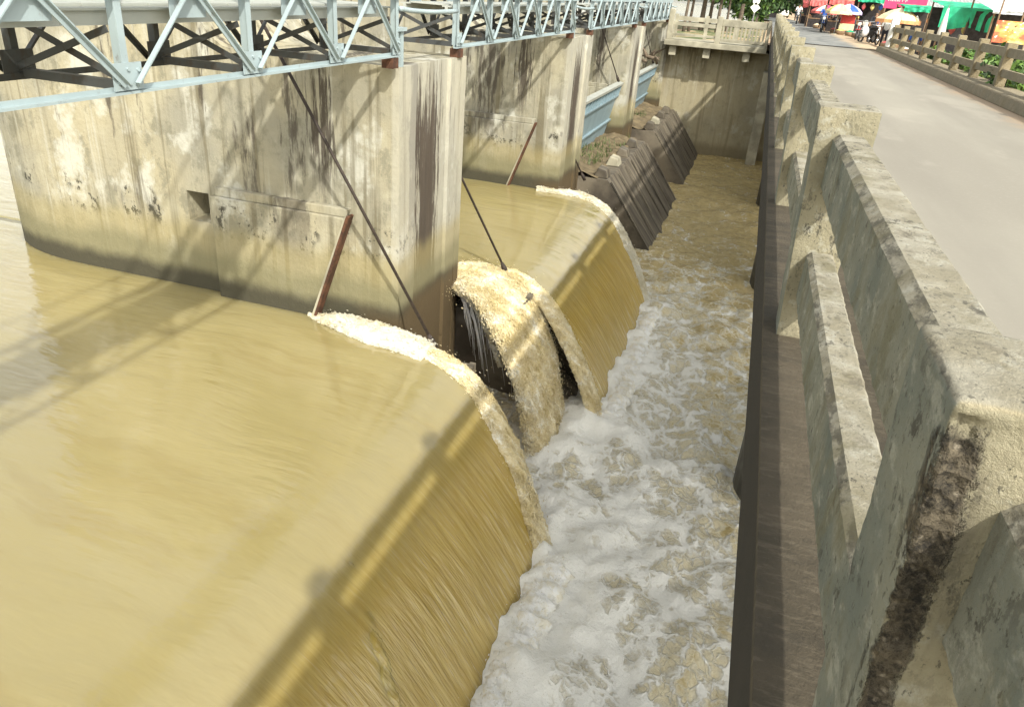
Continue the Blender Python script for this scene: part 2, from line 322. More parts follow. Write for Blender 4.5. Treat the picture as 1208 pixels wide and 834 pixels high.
# ------------------------------------------------------------------ mesh helpers
class MB:
    def __init__(s): s.v = []; s.f = []; s.mi = []
    def add(s, vs, fs, mi=0):
        o = len(s.v); s.v += [tuple(p) for p in vs]; s.f += [tuple(i+o for i in f) for f in fs]; s.mi += [mi]*len(fs); return s
    def box(s, x0, x1, y0, y1, z0, z1, mi=0, R=None, c=None):
        vs = [(x, y, z) for z in (z0, z1) for y in (y0, y1) for x in (x0, x1)]
        if R is not None: vs = [tuple(R @ Vector(p) + Vector(c or (0, 0, 0))) for p in vs]
        return s.add(vs, [(0, 2, 3, 1), (4, 5, 7, 6), (0, 1, 5, 4), (2, 6, 7, 3), (0, 4, 6, 2), (1, 3, 7, 5)], mi)
    def bar(s, a, b, w, h, upv=(0, 0, 1), mi=0):
        a = Vector(a); b = Vector(b); d = (b-a).normalized(); u = Vector(upv)
        sd = d.cross(u)
        if sd.length < 1e-4: sd = d.cross(Vector((0, 1, 0)))
        sd.normalize(); u = sd.cross(d)
        q = [(-1, -1), (1, -1), (1, 1), (-1, 1)]
        vs = [p + sd*(i*w/2) + u*(j*h/2) for p in (a, b) for i, j in q]
        return s.add(vs, [(0, 3, 2, 1), (4, 5, 6, 7), (0, 1, 5, 4), (1, 2, 6, 5), (2, 3, 7, 6), (3, 0, 4, 7)], mi)
    def angle(s, a, b, w, t, upv=(0, 0, 1), mi=0, flip=1):       # L-section
        a = Vector(a); b = Vector(b); d = (b-a).normalized(); u = Vector(upv); sd = d.cross(u)
        if sd.length < 1e-4: sd = d.cross(Vector((0, 1, 0)))
        sd.normalize(); u = sd.cross(d); sd = sd*flip
        prof = [(0, 0), (w, 0), (w, t), (t, t), (t, w), (0, w)]
        vs = [p + sd*(i-w/2) + u*(j-w/2) for p in (a, b) for i, j in prof]
        n = 6; fs = [(i, (i+1) % n, n+(i+1) % n, n+i) for i in range(n)] + [tuple(range(n-1, -1, -1)), tuple(range(n, 2*n))]
        if flip < 0: fs = [f[::-1] for f in fs]
        return s.add(vs, fs, mi)
    def tube(s, pts, r, n=8, mi=0, cap=True):
        pts = [Vector(p) for p in pts]; rs = r if isinstance(r, (list, tuple)) else [r]*len(pts); vs = []; fs = []
        ref = None
        for i, p in enumerate(pts):
            d = (pts[min(i+1, len(pts)-1)]-pts[max(i-1, 0)]).normalized()
            if ref is None: ref = d.orthogonal().normalized()
            ref = (ref - d*ref.dot(d)).normalized(); b = d.cross(ref)
            for k in range(n):
                a = 2*math.pi*k/n; vs.append(p + (ref*math.cos(a)+b*math.sin(a))*rs[i])
        for i in range(len(pts)-1):
            for k in range(n): fs.append((i*n+k, i*n+(k+1) % n, (i+1)*n+(k+1) % n, (i+1)*n+k))
        if cap: fs += [tuple(range(n-1, -1, -1)), tuple(range((len(pts)-1)*n, len(pts)*n))]
        return s.add(vs, fs, mi)
    def prism(s, poly, y0, y1, mi=0):            # polygon in XZ (counter-clockwise seen from -Y), extruded along Y
        n = len(poly); vs = [(x, y0, z) for x, z in poly] + [(x, y1, z) for x, z in poly]
        fs = [tuple(range(n)), tuple(range(2*n-1, n-1, -1))] + [(i, n+i, n+(i+1) % n, (i+1) % n) for i in range(n)]
        return s.add(vs, fs, mi)
    def plan(s, poly, z0, z1, mi=0):             # polygon in XY (ccw), extruded along Z
        n = len(poly); vs = [(x, y, z0) for x, y in poly] + [(x, y, z1) for x, y in poly]
        fs = [tuple(range(n-1, -1, -1)), tuple(range(n, 2*n))] + [(i, (i+1) % n, n+(i+1) % n, n+i) for i in range(n)]
        return s.add(vs, fs, mi)
    def grid(s, fn, nu, nv, mi=0, wrap=False):
        vs = [fn(i/nu, j/nv) for i in range(nu+1) for j in range(nv+1)]
        fs = [(i*(nv+1)+j, (i+1)*(nv+1)+j, (i+1)*(nv+1)+j+1, i*(nv+1)+j+1) for i in range(nu) for j in range(nv)]
        return s.add(vs, fs, mi)
    def mesh(s, name, mats, smooth=False):
        me = bpy.data.meshes.new(name); me.from_pydata([tuple(map(float, p)) for p in s.v], [], s.f)
        for m in (mats if isinstance(mats, (list, tuple)) else [mats]): me.materials.append(MAT[m] if isinstance(m, str) else m)
        if any(s.mi): me.polygons.foreach_set('material_index', s.mi)
        if smooth: me.polygons.foreach_set('use_smooth', [True]*len(me.polygons))
        me.update(); return me
    def obj(s, name, mats, parent=None, smooth=False, bevel=0, seg=2):
        return link(name, s.mesh(name, mats, smooth), parent, bevel, seg)
def link(name, me, parent=None, bevel=0, seg=2):
    o = bpy.data.objects.new(name, me); COL.objects.link(o); o.parent = parent
    if bevel:
        b = o.modifiers.new('bevel', 'BEVEL'); b.width = bevel; b.segments = seg; b.limit_method = 'ANGLE'
    return o
def tag(o, label=None, cat=None, group=None, kind=None):
    if label: o['label'] = label
    if cat: o['category'] = cat
    if group: o['group'] = group
    if kind: o['kind'] = kind
    return o
def thing(name, label, cat, loc=(0, 0, 0), group=None, rz=0):
    o = bpy.data.objects.new(name, None); COL.objects.link(o); o.location = loc; o.rotation_euler.z = rz; o.empty_display_size = .3
    return tag(o, label, cat, group)
def copy_tree(o, parent=None):
    c = o.copy(); COL.objects.link(c); c.parent = parent
    for ch in o.children: copy_tree(ch, c)
    return c
def rough_mesh(me, amp, sc, cuts_len, seed=0, fine=.35):
    """subdivide long edges of a mesh and roughen its surface (real relief)"""
    import bmesh
    bm = bmesh.new(); bm.from_mesh(me)
    for _ in range(7):
        long = [e for e in bm.edges if e.calc_length() > cuts_len]
        if not long: break
        bmesh.ops.subdivide_edges(bm, edges=long, cuts=1, use_grid_fill=True)
    bm.normal_update(); off = Vector((seed*3.1, seed*1.7, seed*.9))
    for v in bm.verts:
        p = v.co*sc + off
        d = noise.fractal(p, 1.0, 2.0, 3)*amp + noise.noise(v.co*sc*4.3+off)*amp*fine
        v.co += v.normal*d
    for f in bm.faces: f.smooth = True
    bm.to_mesh(me); bm.free(); me.set_sharp_from_angle(angle=math.radians(32)); me.update(); return me
ZU, ZT = -2.88, -4.75                      # upstream and tail water levels
XP = -4.0                                  # downstream end of the weir piers

# ================================================================== SETTING: ground, road, water
def ground():
    xs = [-40, -22, -12, -8, -6, -4.2, -3, -2, -1, 0, 1, 2, 3, 4, 4.8, 5.5, 6, 6.6, 7.4, 8.4, 10, 12, 15, 19, 25, 35, 60, 110, 200, 400]
    ys = [35.6, 36.5, 38, 40, 42, 44, 46, 48, 50, 53, 56, 58, 60, 63, 68, 76, 90, 120, 180, 300, 600]
    def ss(a, b, x): t = max(0, min(1, (x-a)/(b-a))); return t*t*(3-2*t)
    def g(x, y):
        lb = -12 + 9.0*ss(58, 70, y)
        z = -.16 + .14*ss(-.5, .6, x)
        z += -.95*ss(5.2, 7.5, x)*ss(58, 47, y)
        z -= 5*ss(lb+1.5, lb-2.5, x)
        return z + .05*noise.noise(Vector((x*.6, y*.6, 0)))
    m = MB(); m.add([(x, y, g(x, y)) for y in ys for x in xs], [(j*len(xs)+i, j*len(xs)+i+1, (j+1)*len(xs)+i+1, (j+1)*len(xs)+i) for j in range(len(ys)-1) for i in range(len(xs)-1)])
    # right bank falling to the downstream river
    tag(m.obj('ground', 'dirt', smooth=True), kind='structure')
    m = MB()
    xr = [5.4, 6.2, 7, 8, 10, 13, 18, 26, 40, 80, 160]; yr = [22, 25, 28, 30.5, 33, 35.7]
    m.add([(x, y, (g(x, 35.6) if y > 35.5 else g(x, 36)-.02) - 5.2*(1-ss(23, 33, y))*1.0 + .12*noise.noise(Vector((x, y, 3)))*(y < 35)) for y in yr for x in xr],
          [(j*len(xr)+i, j*len(xr)+i+1, (j+1)*len(xr)+i+1, (j+1)*len(xr)+i) for j in range(len(yr)-1) for i in range(len(xr)-1)])
    tag(m.obj('riverbank', 'dirt', smooth=True), kind='structure')
    return g
G = ground()
m = MB()
m.add([(-700, 18.35, ZU), (-4.75, 18.35, ZU), (-4.75, 35.2, ZU), (-700, 35.2, ZU)], [(0, 1, 2, 3)])
m.add([(-700, 35.2, ZU), (6, 35.2, ZU), (6, 1200, ZU), (-700, 1200, ZU)], [(0, 1, 2, 3)])
tag(m.obj('upstream_water', 'water'), kind='structure')
# road: concrete deck, then asphalt beyond the bridge
m = MB(); m.grid(lambda u, v: (.785+u*3.835, -14+v*51.6, .004*math.sin(u*math.pi)), 4, 40)
tag(m.obj('road', 'road', smooth=True), kind='structure')
m = MB()
def ap(u, v):
    y = 37.6 + 560*v**2.2
    return (.3+u*4.6 - .00006*(y-37)**2*10*(y > 90) , y, .035)
m.grid(ap, 4, 40); tag(m.obj('approach_road', 'asphalt', smooth=True), kind='structure')

# overflow sheets -----------------------------------------------------------
PROF = [(-700, ZU), (-200, ZU), (-60, ZU), (-30, ZU), (-20, ZU), (-14, ZU), (-11.2, ZU), (-9, ZU), (-7.4, ZU), (-6.2, -2.880), (-5.5, -2.884), (-5, -2.892), (-4.5, -2.908), (-4.1, -2.928), (-3.7, -2.956), (-3.4, -2.988), (-3.15, -3.03), (-2.95, -3.08),
        (-2.78, -3.15), (-2.6, -3.25), (-2.4, -3.41), (-2.2, -3.61), (-2.0, -3.84), (-1.8, -4.10), (-1.6, -4.40), (-1.42, -4.70), (-1.28, -4.98)]
def prof(x):
    for (a, za), (b, zb) in zip(PROF, PROF[1:]):
        if x <= b:
            return za + (zb-za)*(x-a)/(b-a)
    return PROF[-1][1]
def lerpt(tab, x):
    if x <= tab[0][0]: return tab[0][1]
    for (a, za), (b, zb) in zip(tab, tab[1:]):
        if x <= b: return za + (zb-za)*(x-a)/(b-a)
    return tab[-1][1]
def sprof(n):
    # resample profile smoothly
    pts = []
    P = [(PROF[0][0]-.5, PROF[0][1])] + PROF + [(PROF[-1][0]+.1, PROF[-1][1]-.3)]
    for i in range(1, len(P)-2):
        for k in range(n):
            t = k/n; p0, p1, p2, p3 = P[i-1:i+3]
            f = lambda a, b, c, d: .5*((2*b)+(-a+c)*t+(2*a-5*b+4*c-d)*t*t+(-a+3*b-3*c+d)*t*t*t)
            pts.append((f(*[q[0] for q in (p0, p1, p2, p3)]), f(*[q[1] for q in (p0, p1, p2, p3)])))
    return pts + [PROF[-1]]
SP = sprof(4)
def sheet(name, lo, hi, seed, ny):
    vs = []; nx = len(SP)
    for layer in (0, 1):
        for i, (x, z) in enumerate(SP):
            j0, j1 = max(0, i-1), min(nx-1, i+1); tx, tz = SP[j1][0]-SP[j0][0], SP[j1][1]-SP[j0][1]; L = math.hypot(tx, tz)
            nxn, nzn = -tz/L, tx/L
            fall = max(0, min(1, (-3.0-z)/.8))
            for j in range(ny+1):
                y = lerpt(lo, x) + (lerpt(hi, x)-lerpt(lo, x))*j/ny
                if layer == 0:
                    p = Vector(((x-z)*.55, y*3.2, seed)); q = Vector(((x-z)*1.1, y*9, seed+4))
                    d = (.028*noise.noise(p) + .011*noise.noise(q))*fall + .012*noise.noise(Vector((x*.5, y*.5, seed)))*max(0, min(1, (x+6.2)/1.0))
                    e = min(j, ny-j)/ny
                else: d = -(.05+.06*fall) - 1.6*max(0, min(1, (-4.3-x)/.8))
                vs.append((x+nxn*d, y, z+nzn*d))
    m = MB(); N = nx*(ny+1); W_ = ny+1; fs = []
    for i in range(nx-1):
        for j in range(ny):
            a, b, c, d = i*W_+j, (i+1)*W_+j, (i+1)*W_+j+1, i*W_+j+1
            fs.append((a, b, c, d)); fs.append((N+a, N+d, N+c, N+b))
        for j, fl in ((0, False), (ny, True)):
            a, b = i*W_+j, (i+1)*W_+j
            fs.append((a, N+a, N+b, b) if not fl else (b, N+b, N+a, a))
    m.add(vs, fs); return tag(m.obj(name, 'water', smooth=True), kind='structure')
HI1 = [(-11.2, 9.59), (-9, 9.2), (-4.7, 8.9), (-4.3, 8.4), (-3.6, 8.22), (-3.2, 8.14), (-2.6, 7.9), (-1.9, 7.5), (-1.28, 7.0)]
LO1 = [(-700, -400), (-60, -200), (-20, -40), (-11.2, -14), (-6.2, -9), (-1.2, -9)]
sheet('overflow_water', LO1, HI1, 1.0, 150)
LO2 = [(-11.2, 9.59), (-9, 9.9), (-4.6, 10.3), (-4.05, 10.66), (-3.6, 11.35), (-3.2, 11.62), (-2.7, 11.35), (-2.0, 10.9), (-1.28, 10.35)]
HI2 = [(-11.2, 18.35), (-9, 18.1), (-4.6, 17.6), (-4.05, 17.22), (-3.6, 17.5), (-3.2, 17.45), (-2.6, 17.05), (-1.9, 16.4), (-1.28, 15.75)]
sheet('overflow_water', LO2, HI2, 2.0, 90)

# churned tail water ----------------------------------------------------------
def tail():
    xs = np.concatenate([np.arange(-3.6, 1.2, .055), np.arange(1.2, 3, .15), np.linspace(3, 6.5, 8)])
    ys = np.concatenate([np.arange(-2.5, 22, .06), np.arange(22, 35.4, .12)])
    vs = []; fo = []
    FT = [(-9, -1.35), (7.0, -1.35), (7.3, -1.6), (8.6, -2.6), (9.6, -1.85), (10.4, -1.35), (15.8, -1.35), (17, -2.2), (18.2, -2.4)]
    for y in ys:
        ff = lerpt([(-5, 1.08), (4, 1.04), (8, .92), (10, .86), (13, .74), (16, .60), (18.5, .42), (21, .28), (25, .17), (30, .10), (40, .05)], y)
        for x in xs:
            foot = lerpt(FT, y); d = abs(x-foot)
            near = math.exp(-max(0, d)/.55)
            a = .055 + .12*ff
            p = Vector((x*1.5, y*1.2, 0))
            h = noise.fractal(p, 1., 2., 4)*a + .10*near*ff*(1+noise.noise(Vector((x*4, y*4, 5)))*1.2) + .03*ff*noise.noise(Vector((x*9, y*8, 2)))
            ch = max(0, noise.noise(Vector((x*.9, y*.7, 8))))*.06
            vs.append((x, y, ZT+h+ch)); fo.append(max(0, min(1, ff*(.62+.55*near) - .10*max(0, x)*ff)))
    ny, nx = len(ys), len(xs); m = MB()
    m.add(vs, [(j*nx+i, j*nx+i+1, (j+1)*nx+i+1, (j+1)*nx+i) for j in range(ny-1) for i in range(nx-1)])
    o = m.obj('tail_water', 'tail', smooth=True)
    at_ = o.data.attributes.new('foam', 'FLOAT', 'POINT'); at_.data.foreach_set('value', np.array(fo, dtype=np.float32))
    return tag(o, kind='structure')
tail()
m = MB(); m.add([(6.45, -200, ZT-.03), (400, -200, ZT-.03), (400, 31, ZT-.03), (6.45, 31, ZT-.03)], [(0, 1, 2, 3)])
tag(m.obj('downstream_river', 'water'), kind='structure')

MAT['spraywhite'] = (lambda t: t.out(t.mix(t.sm(t.noise(7, 5, .7), .36, .58), (.82, .77, .63), (.95, .94, .90)), .6, t.bump(t.noise(26, 6, .8), .5, .03)))(NT('white_foam'))
# froth ridges and jets ---------------------------------------------------------
def spline(pts, n):
    P = [Vector(p) for p in pts]; P = [P[0]*2-P[1]] + P + [P[-1]*2-P[-2]]; out = []
    for i in range(1, len(P)-2):
        for k in range(n):
            t = k/n; a, b, c, d = P[i-1:i+3]
            out.append(.5*((2*b)+(-a+c)*t+(2*a-5*b+4*c-d)*t*t+(-a+3*b-3*c+d)*t*t*t))
    return out + [P[-2]]
g_ = (1+5**.5)/2; ICO = [Vector(v).normalized() for v in ((-1, g_, 0), (1, g_, 0), (-1, -g_, 0), (1, -g_, 0), (0, -1, g_), (0, 1, g_), (0, -1, -g_), (0, 1, -g_), (g_, 0, -1), (g_, 0, 1), (-g_, 0, -1), (-g_, 0, 1))]
ICOF = [(0, 11, 5), (0, 5, 1), (0, 1, 7), (0, 7, 10), (0, 10, 11), (1, 5, 9), (5, 11, 4), (11, 10, 2), (10, 7, 6), (7, 1, 8), (3, 9, 4), (3, 4, 2), (3, 2, 6), (3, 6, 8), (3, 8, 9), (4, 9, 5), (2, 4, 11), (6, 2, 10), (8, 6, 7), (9, 8, 1)]
def froth(name, path, wid, hgt, mat, seed, amp, nring=56, sc=4.0, lab=None, step=.022, drops=11000):
    c = spline(path, 40); L = sum((c[i+1]-c[i]).length for i in range(len(c)-1)); n = int(L/step)
    acc = [0]
    for i in range(len(c)-1): acc.append(acc[-1]+(c[i+1]-c[i]).length)
    def P(u):
        s = u*acc[-1]; i = 0
        while i < len(acc)-2 and acc[i+1] < s: i += 1
        t = (s-acc[i])/max(1e-6, acc[i+1]-acc[i]); return c[i].lerp(c[i+1], t)
    vs = []; fs = []
    for i in range(n+1):
        u = i/n; p = P(u); T = (P(min(1, u+.02))-P(max(0, u-.02))).normalized()
        S = Vector((0, 1, 0)) if abs(T.y) < .9 else Vector((1, 0, 0)); S = (S-T*S.dot(T)).normalized(); Nn = T.cross(S)
        if Nn.z + Nn.x < 0: Nn = -Nn
        W_ = lerpt(wid, u); H_ = lerpt(hgt, u)
        for k in range(nring):
            a = 2*math.pi*k/nring; r = S*math.cos(a)*W_ + Nn*math.sin(a)*H_*(1 if math.sin(a) > 0 else .5)
            q = p + r; off = Vector((seed*5, seed, 0))
            flow = Vector((q.x*sc*.4, q.y*sc*1.9, q.z*sc*.4)) + off
            d = noise.fractal(flow, .8, 2.1, 5)*amp*.5 + max(0, noise.noise(Vector((q.x*sc*2.2, q.y*sc*4.4, q.z*sc*2.2))+off))*amp*.55 + max(0, noise.noise(q*sc*9+off))*amp*.4
            vs.append(q + r.normalized()*d)
    for i in range(n):
        for k in range(nring): fs.append((i*nring+k, i*nring+(k+1) % nring, (i+1)*nring+(k+1) % nring, (i+1)*nring+k))
    fs += [tuple(range(nring-1, -1, -1)), tuple(range(n*nring, (n+1)*nring))]
    m = MB(); m.add(vs, fs)
    # ragged skin of drops and torn strands along the flow
    area = L*(sum(w_ for _, w_ in wid)/len(wid))
    rnd = random.Random(seed)
    for _ in range(int(area*drops)):
        u = rnd.random(); p = P(u); T = (P(min(1, u+.02))-P(max(0, u-.02))).normalized()
        S = Vector((0, 1, 0)) if abs(T.y) < .9 else Vector((1, 0, 0)); S = (S-T*S.dot(T)).normalized(); Nn = T.cross(S)
        if Nn.z + Nn.x < 0: Nn = -Nn
        a = rnd.uniform(-.25, math.pi+.25); W_ = lerpt(wid, u); H_ = lerpt(hgt, u)
        k = 1+abs(rnd.gauss(0, .07)) if rnd.random() < .93 else 1+abs(rnd.gauss(0, .35))
        q = p + S*math.cos(a)*W_*k + Nn*math.sin(a)*H_*(k+.12*rnd.random())
        r = rnd.uniform(.0025, .0085)*(1.5 if rnd.random() < .08 else 1)*(.6 if k > 1.25 else 1); st = rnd.uniform(1.2, 4.5)
        m.add([q+(T*v_[0]*st+S*v_[1]+Nn*v_[2])*r for v_ in ICO], ICOF)
    o = m.obj(name, mat, smooth=True)
    return tag(o, lab, 'water', kind='stuff')
# near bay: white ridge along the end of the sheet
froth('white_water', [(-5.3, 8.36, -2.93), (-4.7, 8.28, -2.92), (-4.1, 8.2, -2.93), (-3.4, 8.16, -3.0)], [(0, .04), (.2, .16), (.6, .24), (1, .22)], [(0, .05), (.3, .15), (1, .14)], 'froth_w', 1, .075, 44, 5, 'white froth piling against the rusty foot of the nearest pier', drops=3500)
froth('edge_froth', [(-3.75, 8.24, -2.99), (-3.1, 8.1, -3.08), (-2.5, 7.84, -3.36), (-1.95, 7.52, -3.92), (-1.55, 7.2, -4.5), (-1.3, 6.98, -4.9)], [(0, .14), (.3, .20), (.7, .18), (1, .20)], [(0, .08), (.4, .09), (1, .10)], 'froth_y', 2, .085, 56, 5, 'broken yellow froth down the torn end of the nearest overflow sheet')
# second bay: broad frothing jet, dark gap, narrow jet
froth('frothing_jet', [(-4.3, 11.2, -3.0), (-3.75, 11.12, -3.0), (-3.25, 10.82, -3.12), (-2.8, 10.42, -3.44), (-2.38, 10.03, -4.0), (-2.0, 9.68, -4.95)], [(0, .50), (.25, .66), (.6, .78), (1, .80)], [(0, .09), (.4, .15), (1, .2)], 'froth_y', 3, .14, 90, 3.6, 'broad yellow frothing jet plunging beside the nearest pier end')
froth('narrow_jet', [(-3.55, 11.68, -3.02), (-3.1, 11.6, -3.10), (-2.6, 11.3, -3.34), (-2.15, 10.95, -3.72), (-1.7, 10.62, -4.28), (-1.35, 10.36, -4.95)], [(0, .10), (.3, .19), (.8, .20), (1, .2)], [(0, .07), (.4, .11), (1, .13)], 'froth_y', 4, .085, 56, 5, 'narrow yellow jet peeling off the edge of the smooth second sheet')
froth('edge_froth', [(-4.5, 17.15, -2.93), (-3.9, 17.3, -2.96), (-3.35, 17.45, -3.02), (-2.75, 17.15, -3.22), (-2.2, 16.7, -3.66), (-1.75, 16.25, -4.22), (-1.35, 15.85, -4.9)], [(0, .10), (.3, .20), (1, .2)], [(0, .09), (1, .10)], 'froth_w', 5, .085, 50, 4.5, 'pale froth down the far end of the second overflow sheet')
froth('sheet_ripple', [(-2.75, 4.62, -3.2), (-2.5, 4.45, -3.35), (-2.2, 4.2, -3.63), (-1.85, 3.9, -4.05), (-1.5, 3.6, -4.6)], [(0, .03), (.5, .07), (1, .08)], [(0, .015), (1, .03)], 'water', 6, .05, 28, 5, 'lumpy ripple running down the smooth near overflow sheet', .022, 0)
froth('foot_foam', [(-1.22, -3.5, ZT-.03), (-1.16, -1, ZT-.02), (-1.24, 1.2, ZT-.02), (-1.14, 3.2, ZT-.02), (-1.22, 5.2, ZT-.02), (-1.15, 6.9, ZT-.02)], [(0, .16), (.3, .2), (.6, .15), (1, .2)], [(0, .12), (.4, .16), (1, .15)], 'spraywhite', 11, .13, 40, 4.5, 'white foam piled along the foot of the nearest overflow sheet', .03, 2500)
froth('foot_foam', [(-1.2, 10.5, ZT-.03), (-1.13, 12, ZT-.02), (-1.2, 14, ZT-.03), (-1.15, 15.7, ZT-.03)], [(0, .16), (.5, .14), (1, .14)], [(0, .12), (1, .12)], 'spraywhite', 12, .11, 36, 4.5, 'white foam piled along the foot of the second overflow sheet', .035, 1500)
# white leak water over the wet black sill between pier end and broad jet
def leak():
    m = MB()
    for k in range(46):
        u = random.random()**1.5; y = 10.62-.12*u + random.uniform(-.05, .05); x = -3.93+.75*u
        a = Vector((x, y, -3.05-.35*u)); L_ = random.uniform(.2, 1.0)
        pts = [a+Vector((.55*L_*t, -.42*L_*t, -1.15*L_*t*t-.1*t)) + Vector((random.gauss(0, .012), random.gauss(0, .012), 0)) for t in (0, .2, .4, .6, .8, 1)]
        m.tube(pts, [random.uniform(.003, .012)*q for q in (1, 1.2, .8, 1, .6, .3)], 5)
    return tag(m.obj('leak_streams', 'bagwhite', smooth=True), 'thin white leaking streams beside the nearest pier end', 'water', kind='stuff')
leak()
froth('leak_froth', [(-3.95, 10.62, -3.04), (-3.6, 10.5, -3.16), (-3.25, 10.25, -3.5), (-2.95, 9.98, -3.95)], [(0, .14), (.4, .15), (1, .05)], [(0, .07), (1, .04)], 'froth_w', 8, .10, 34, 8, 'white tongue of leaking froth against the nearest pier end')
def spray():
    m = MB(); ico = [(0, 0, 1), (.9, 0, -.4), (-.45, .8, -.4), (-.45, -.8, -.4)]
    paths = [([(-3.1, 8.1, -2.98), (-1.95, 7.45, -3.8), (-1.2, 6.9, -4.6)], 260, .16), ([(-5, 8.3, -2.85), (-3.6, 8.15, -2.93)], 240, .10), ([(-3.3, 10.8, -3.0), (-2.2, 10, -3.95), (-1.7, 9.6, -4.6)], 260, .3), ([(-2.6, 11.2, -3.2), (-1.4, 10.3, -4.6)], 160, .16), ([(-1.4, -1, -4.62), (-1.1, 7, -4.62)], 500, .22)]
    for pts, n, sp in paths:
        c = spline(pts, 20)
        for _ in range(n):
            p = random.choice(c) + Vector((random.gauss(0, sp*.6), random.gauss(0, sp), abs(random.gauss(0, sp*.5))))
            r = random.uniform(.003, .008)
            m.add([p+Vector(q)*r for q in ico], [(0, 1, 2), (0, 2, 3), (0, 3, 1), (1, 3, 2)])
    return tag(m.obj('spray_droplets', 'froth_w', smooth=True), 'fine droplets of spray along the broken water edges', 'water', kind='stuff')
spray()

# ================================================================== WEIR PIERS
def pier_mesh():
    y0, y1 = 0.0, PTH; zb, zt = -6.2, .47
    m = MB()
    xa, xn = -9.1, -11.3                                  # start of nose, tip
    hx0, hx1, hz0, hz1 = -7.22, -6.86, -1.86, -1.44       # broken recess in the near face
    fil = [(-6.30, zt), (-6.42, .49), (-6.52, .55), (-6.62, .64), (-6.70, .74), (-6.76, .88), (-6.80, 1.05), (-6.82, 1.3), (-6.83, 3.2)]
    # near face pieces (-Y), split about the recess
    def q(x0_, x1_, z0_, z1_, y, fl):
        vs = [(x0_, y, z0_), (x1_, y, z0_), (x1_, y, z1_), (x0_, y, z1_)]; m.add(vs, [(0, 1, 2, 3)] if not fl else [(3, 2, 1, 0)])
    q(xa, hx0, zb, zt, y0, 0); q(hx1, XP, zb, zt, y0, 0); q(hx0, hx1, zb, hz0, y0, 0); q(hx0, hx1, hz1, zt, y0, 0)
    dp = .6
    m.add([(hx0, y0, hz0), (hx1, y0, hz0), (hx1, y0, hz1), (hx0, y0, hz1), (hx0, y0+dp, hz0), (hx1, y0+dp, hz0), (hx1, y0+dp, hz1), (hx0, y0+dp, hz1)],
          [(0, 1, 5, 4), (1, 2, 6, 5), (2, 3, 7, 6), (3, 0, 4, 7), (4, 5, 6, 7)])
    q(xa, XP, zb, zt, y1, 1)
    # end face with two shallow pilasters
    zs = (zb, zt)
    prof_ = [(XP, y0), (XP, .48), (XP-.045, .50), (XP-.045, 1.62), (XP, 1.64), (XP, 1.98), (XP-.05, 1.985), (XP-.05, 2.02), (XP, 2.025), (XP, y1)]
    for (a, b), (c, d) in zip(prof_, prof_[1:]): m.add([(a, b, zb), (c, d, zb), (c, d, zt), (a, b, zt)], [(0, 1, 2, 3)])
    # top shelf
    m.add([(XP, y, zt) for _, y in prof_][:0] + [(-6.30, y0, zt)] + [(x, y, zt) for x, y in prof_] + [(-6.30, y1, zt)], [tuple(range(len(prof_)+2))])
    # tower
    poly = [(xa, zt)] + fil + [(xa, 3.2)]
    n = len(poly)
    m.add([(x, y0, z) for x, z in poly] + [(x, y1, z) for x, z in poly], [tuple(range(n)), tuple(range(2*n-1, n-1, -1))] + [(i, i+1, n+i+1, n+i)[::-1] for i in range(1, n-1)])
    # nose, cut-water with rounded plan
    K = 28; nose = []
    for k in range(K+1):
        a = math.pi*k/K; yy_ = PTH/2 - math.cos(a)*PTH/2; xx_ = xa + (xn-xa)*math.sin(a)**.85
        nose.append((xx_, yy_))
    for z0_, z1_ in ((zb, zt), (zt, 3.2)):
        for (a, b), (c, d) in zip(nose, nose[1:]): m.add([(a, b, z0_), (c, d, z0_), (c, d, z1_), (a, b, z1_)], [(3, 2, 1, 0)])
    m.add([(x, y, 3.2) for x, y in nose], [tuple(range(K, -1, -1))])
    return m.mesh('body', 'pier')
PM = pier_mesh()
def block_mesh():
    m = MB()   # proud side block with a slanting downstream edge, slightly stepped top
    xl, zb = -6.74, -3.2
    m.prism([(xl, zb), (-5.30, zb), (-4.70, -1.42), (xl, -1.42)], -.13, -.002)
    m.prism([(xl+.05, -1.42), (-4.70, -1.42), (-4.66, -1.30), (xl+.05, -1.30)], -.10, -.002)
    return m.mesh('side_block', 'pier')
BMESH = block_mesh()
def seal_mesh():
    m = MB(); m.bar((-5.28, -.10, -3.15), (-4.64, -.10, -1.38), .035, .15, upv=(0, 1, 0)); return m.mesh('seal_plate', 'rust')
SMESH = seal_mesh()
def sealp_mesh():
    m = MB(); m.bar((-5.305, -.11, -3.10), (-4.675, -.11, -1.40), .03, .11, upv=(0, 1, 0)); return m.mesh('seal_strip', 'palecon')
SMESH2 = sealp_mesh()
plabels = ['stained pier with rusty plate where the nearest sheet ends and the cable drops', 'stained concrete pier between the second sheet and the raised blue gate', 'thin-looking pier between the two raised blue gates']
piers = []
for k in range(3):
    p = thing('weir_pier', plabels[k], 'pier', (0, PY0+PITCHY*k, 0), 'concrete piers of the weir')
    link('body', PM, p); link('side_block', BMESH, p, .015); s_ = link('seal_plate', SMESH, p); link('seal_strip', SMESH2, s_)
    piers.append(p)

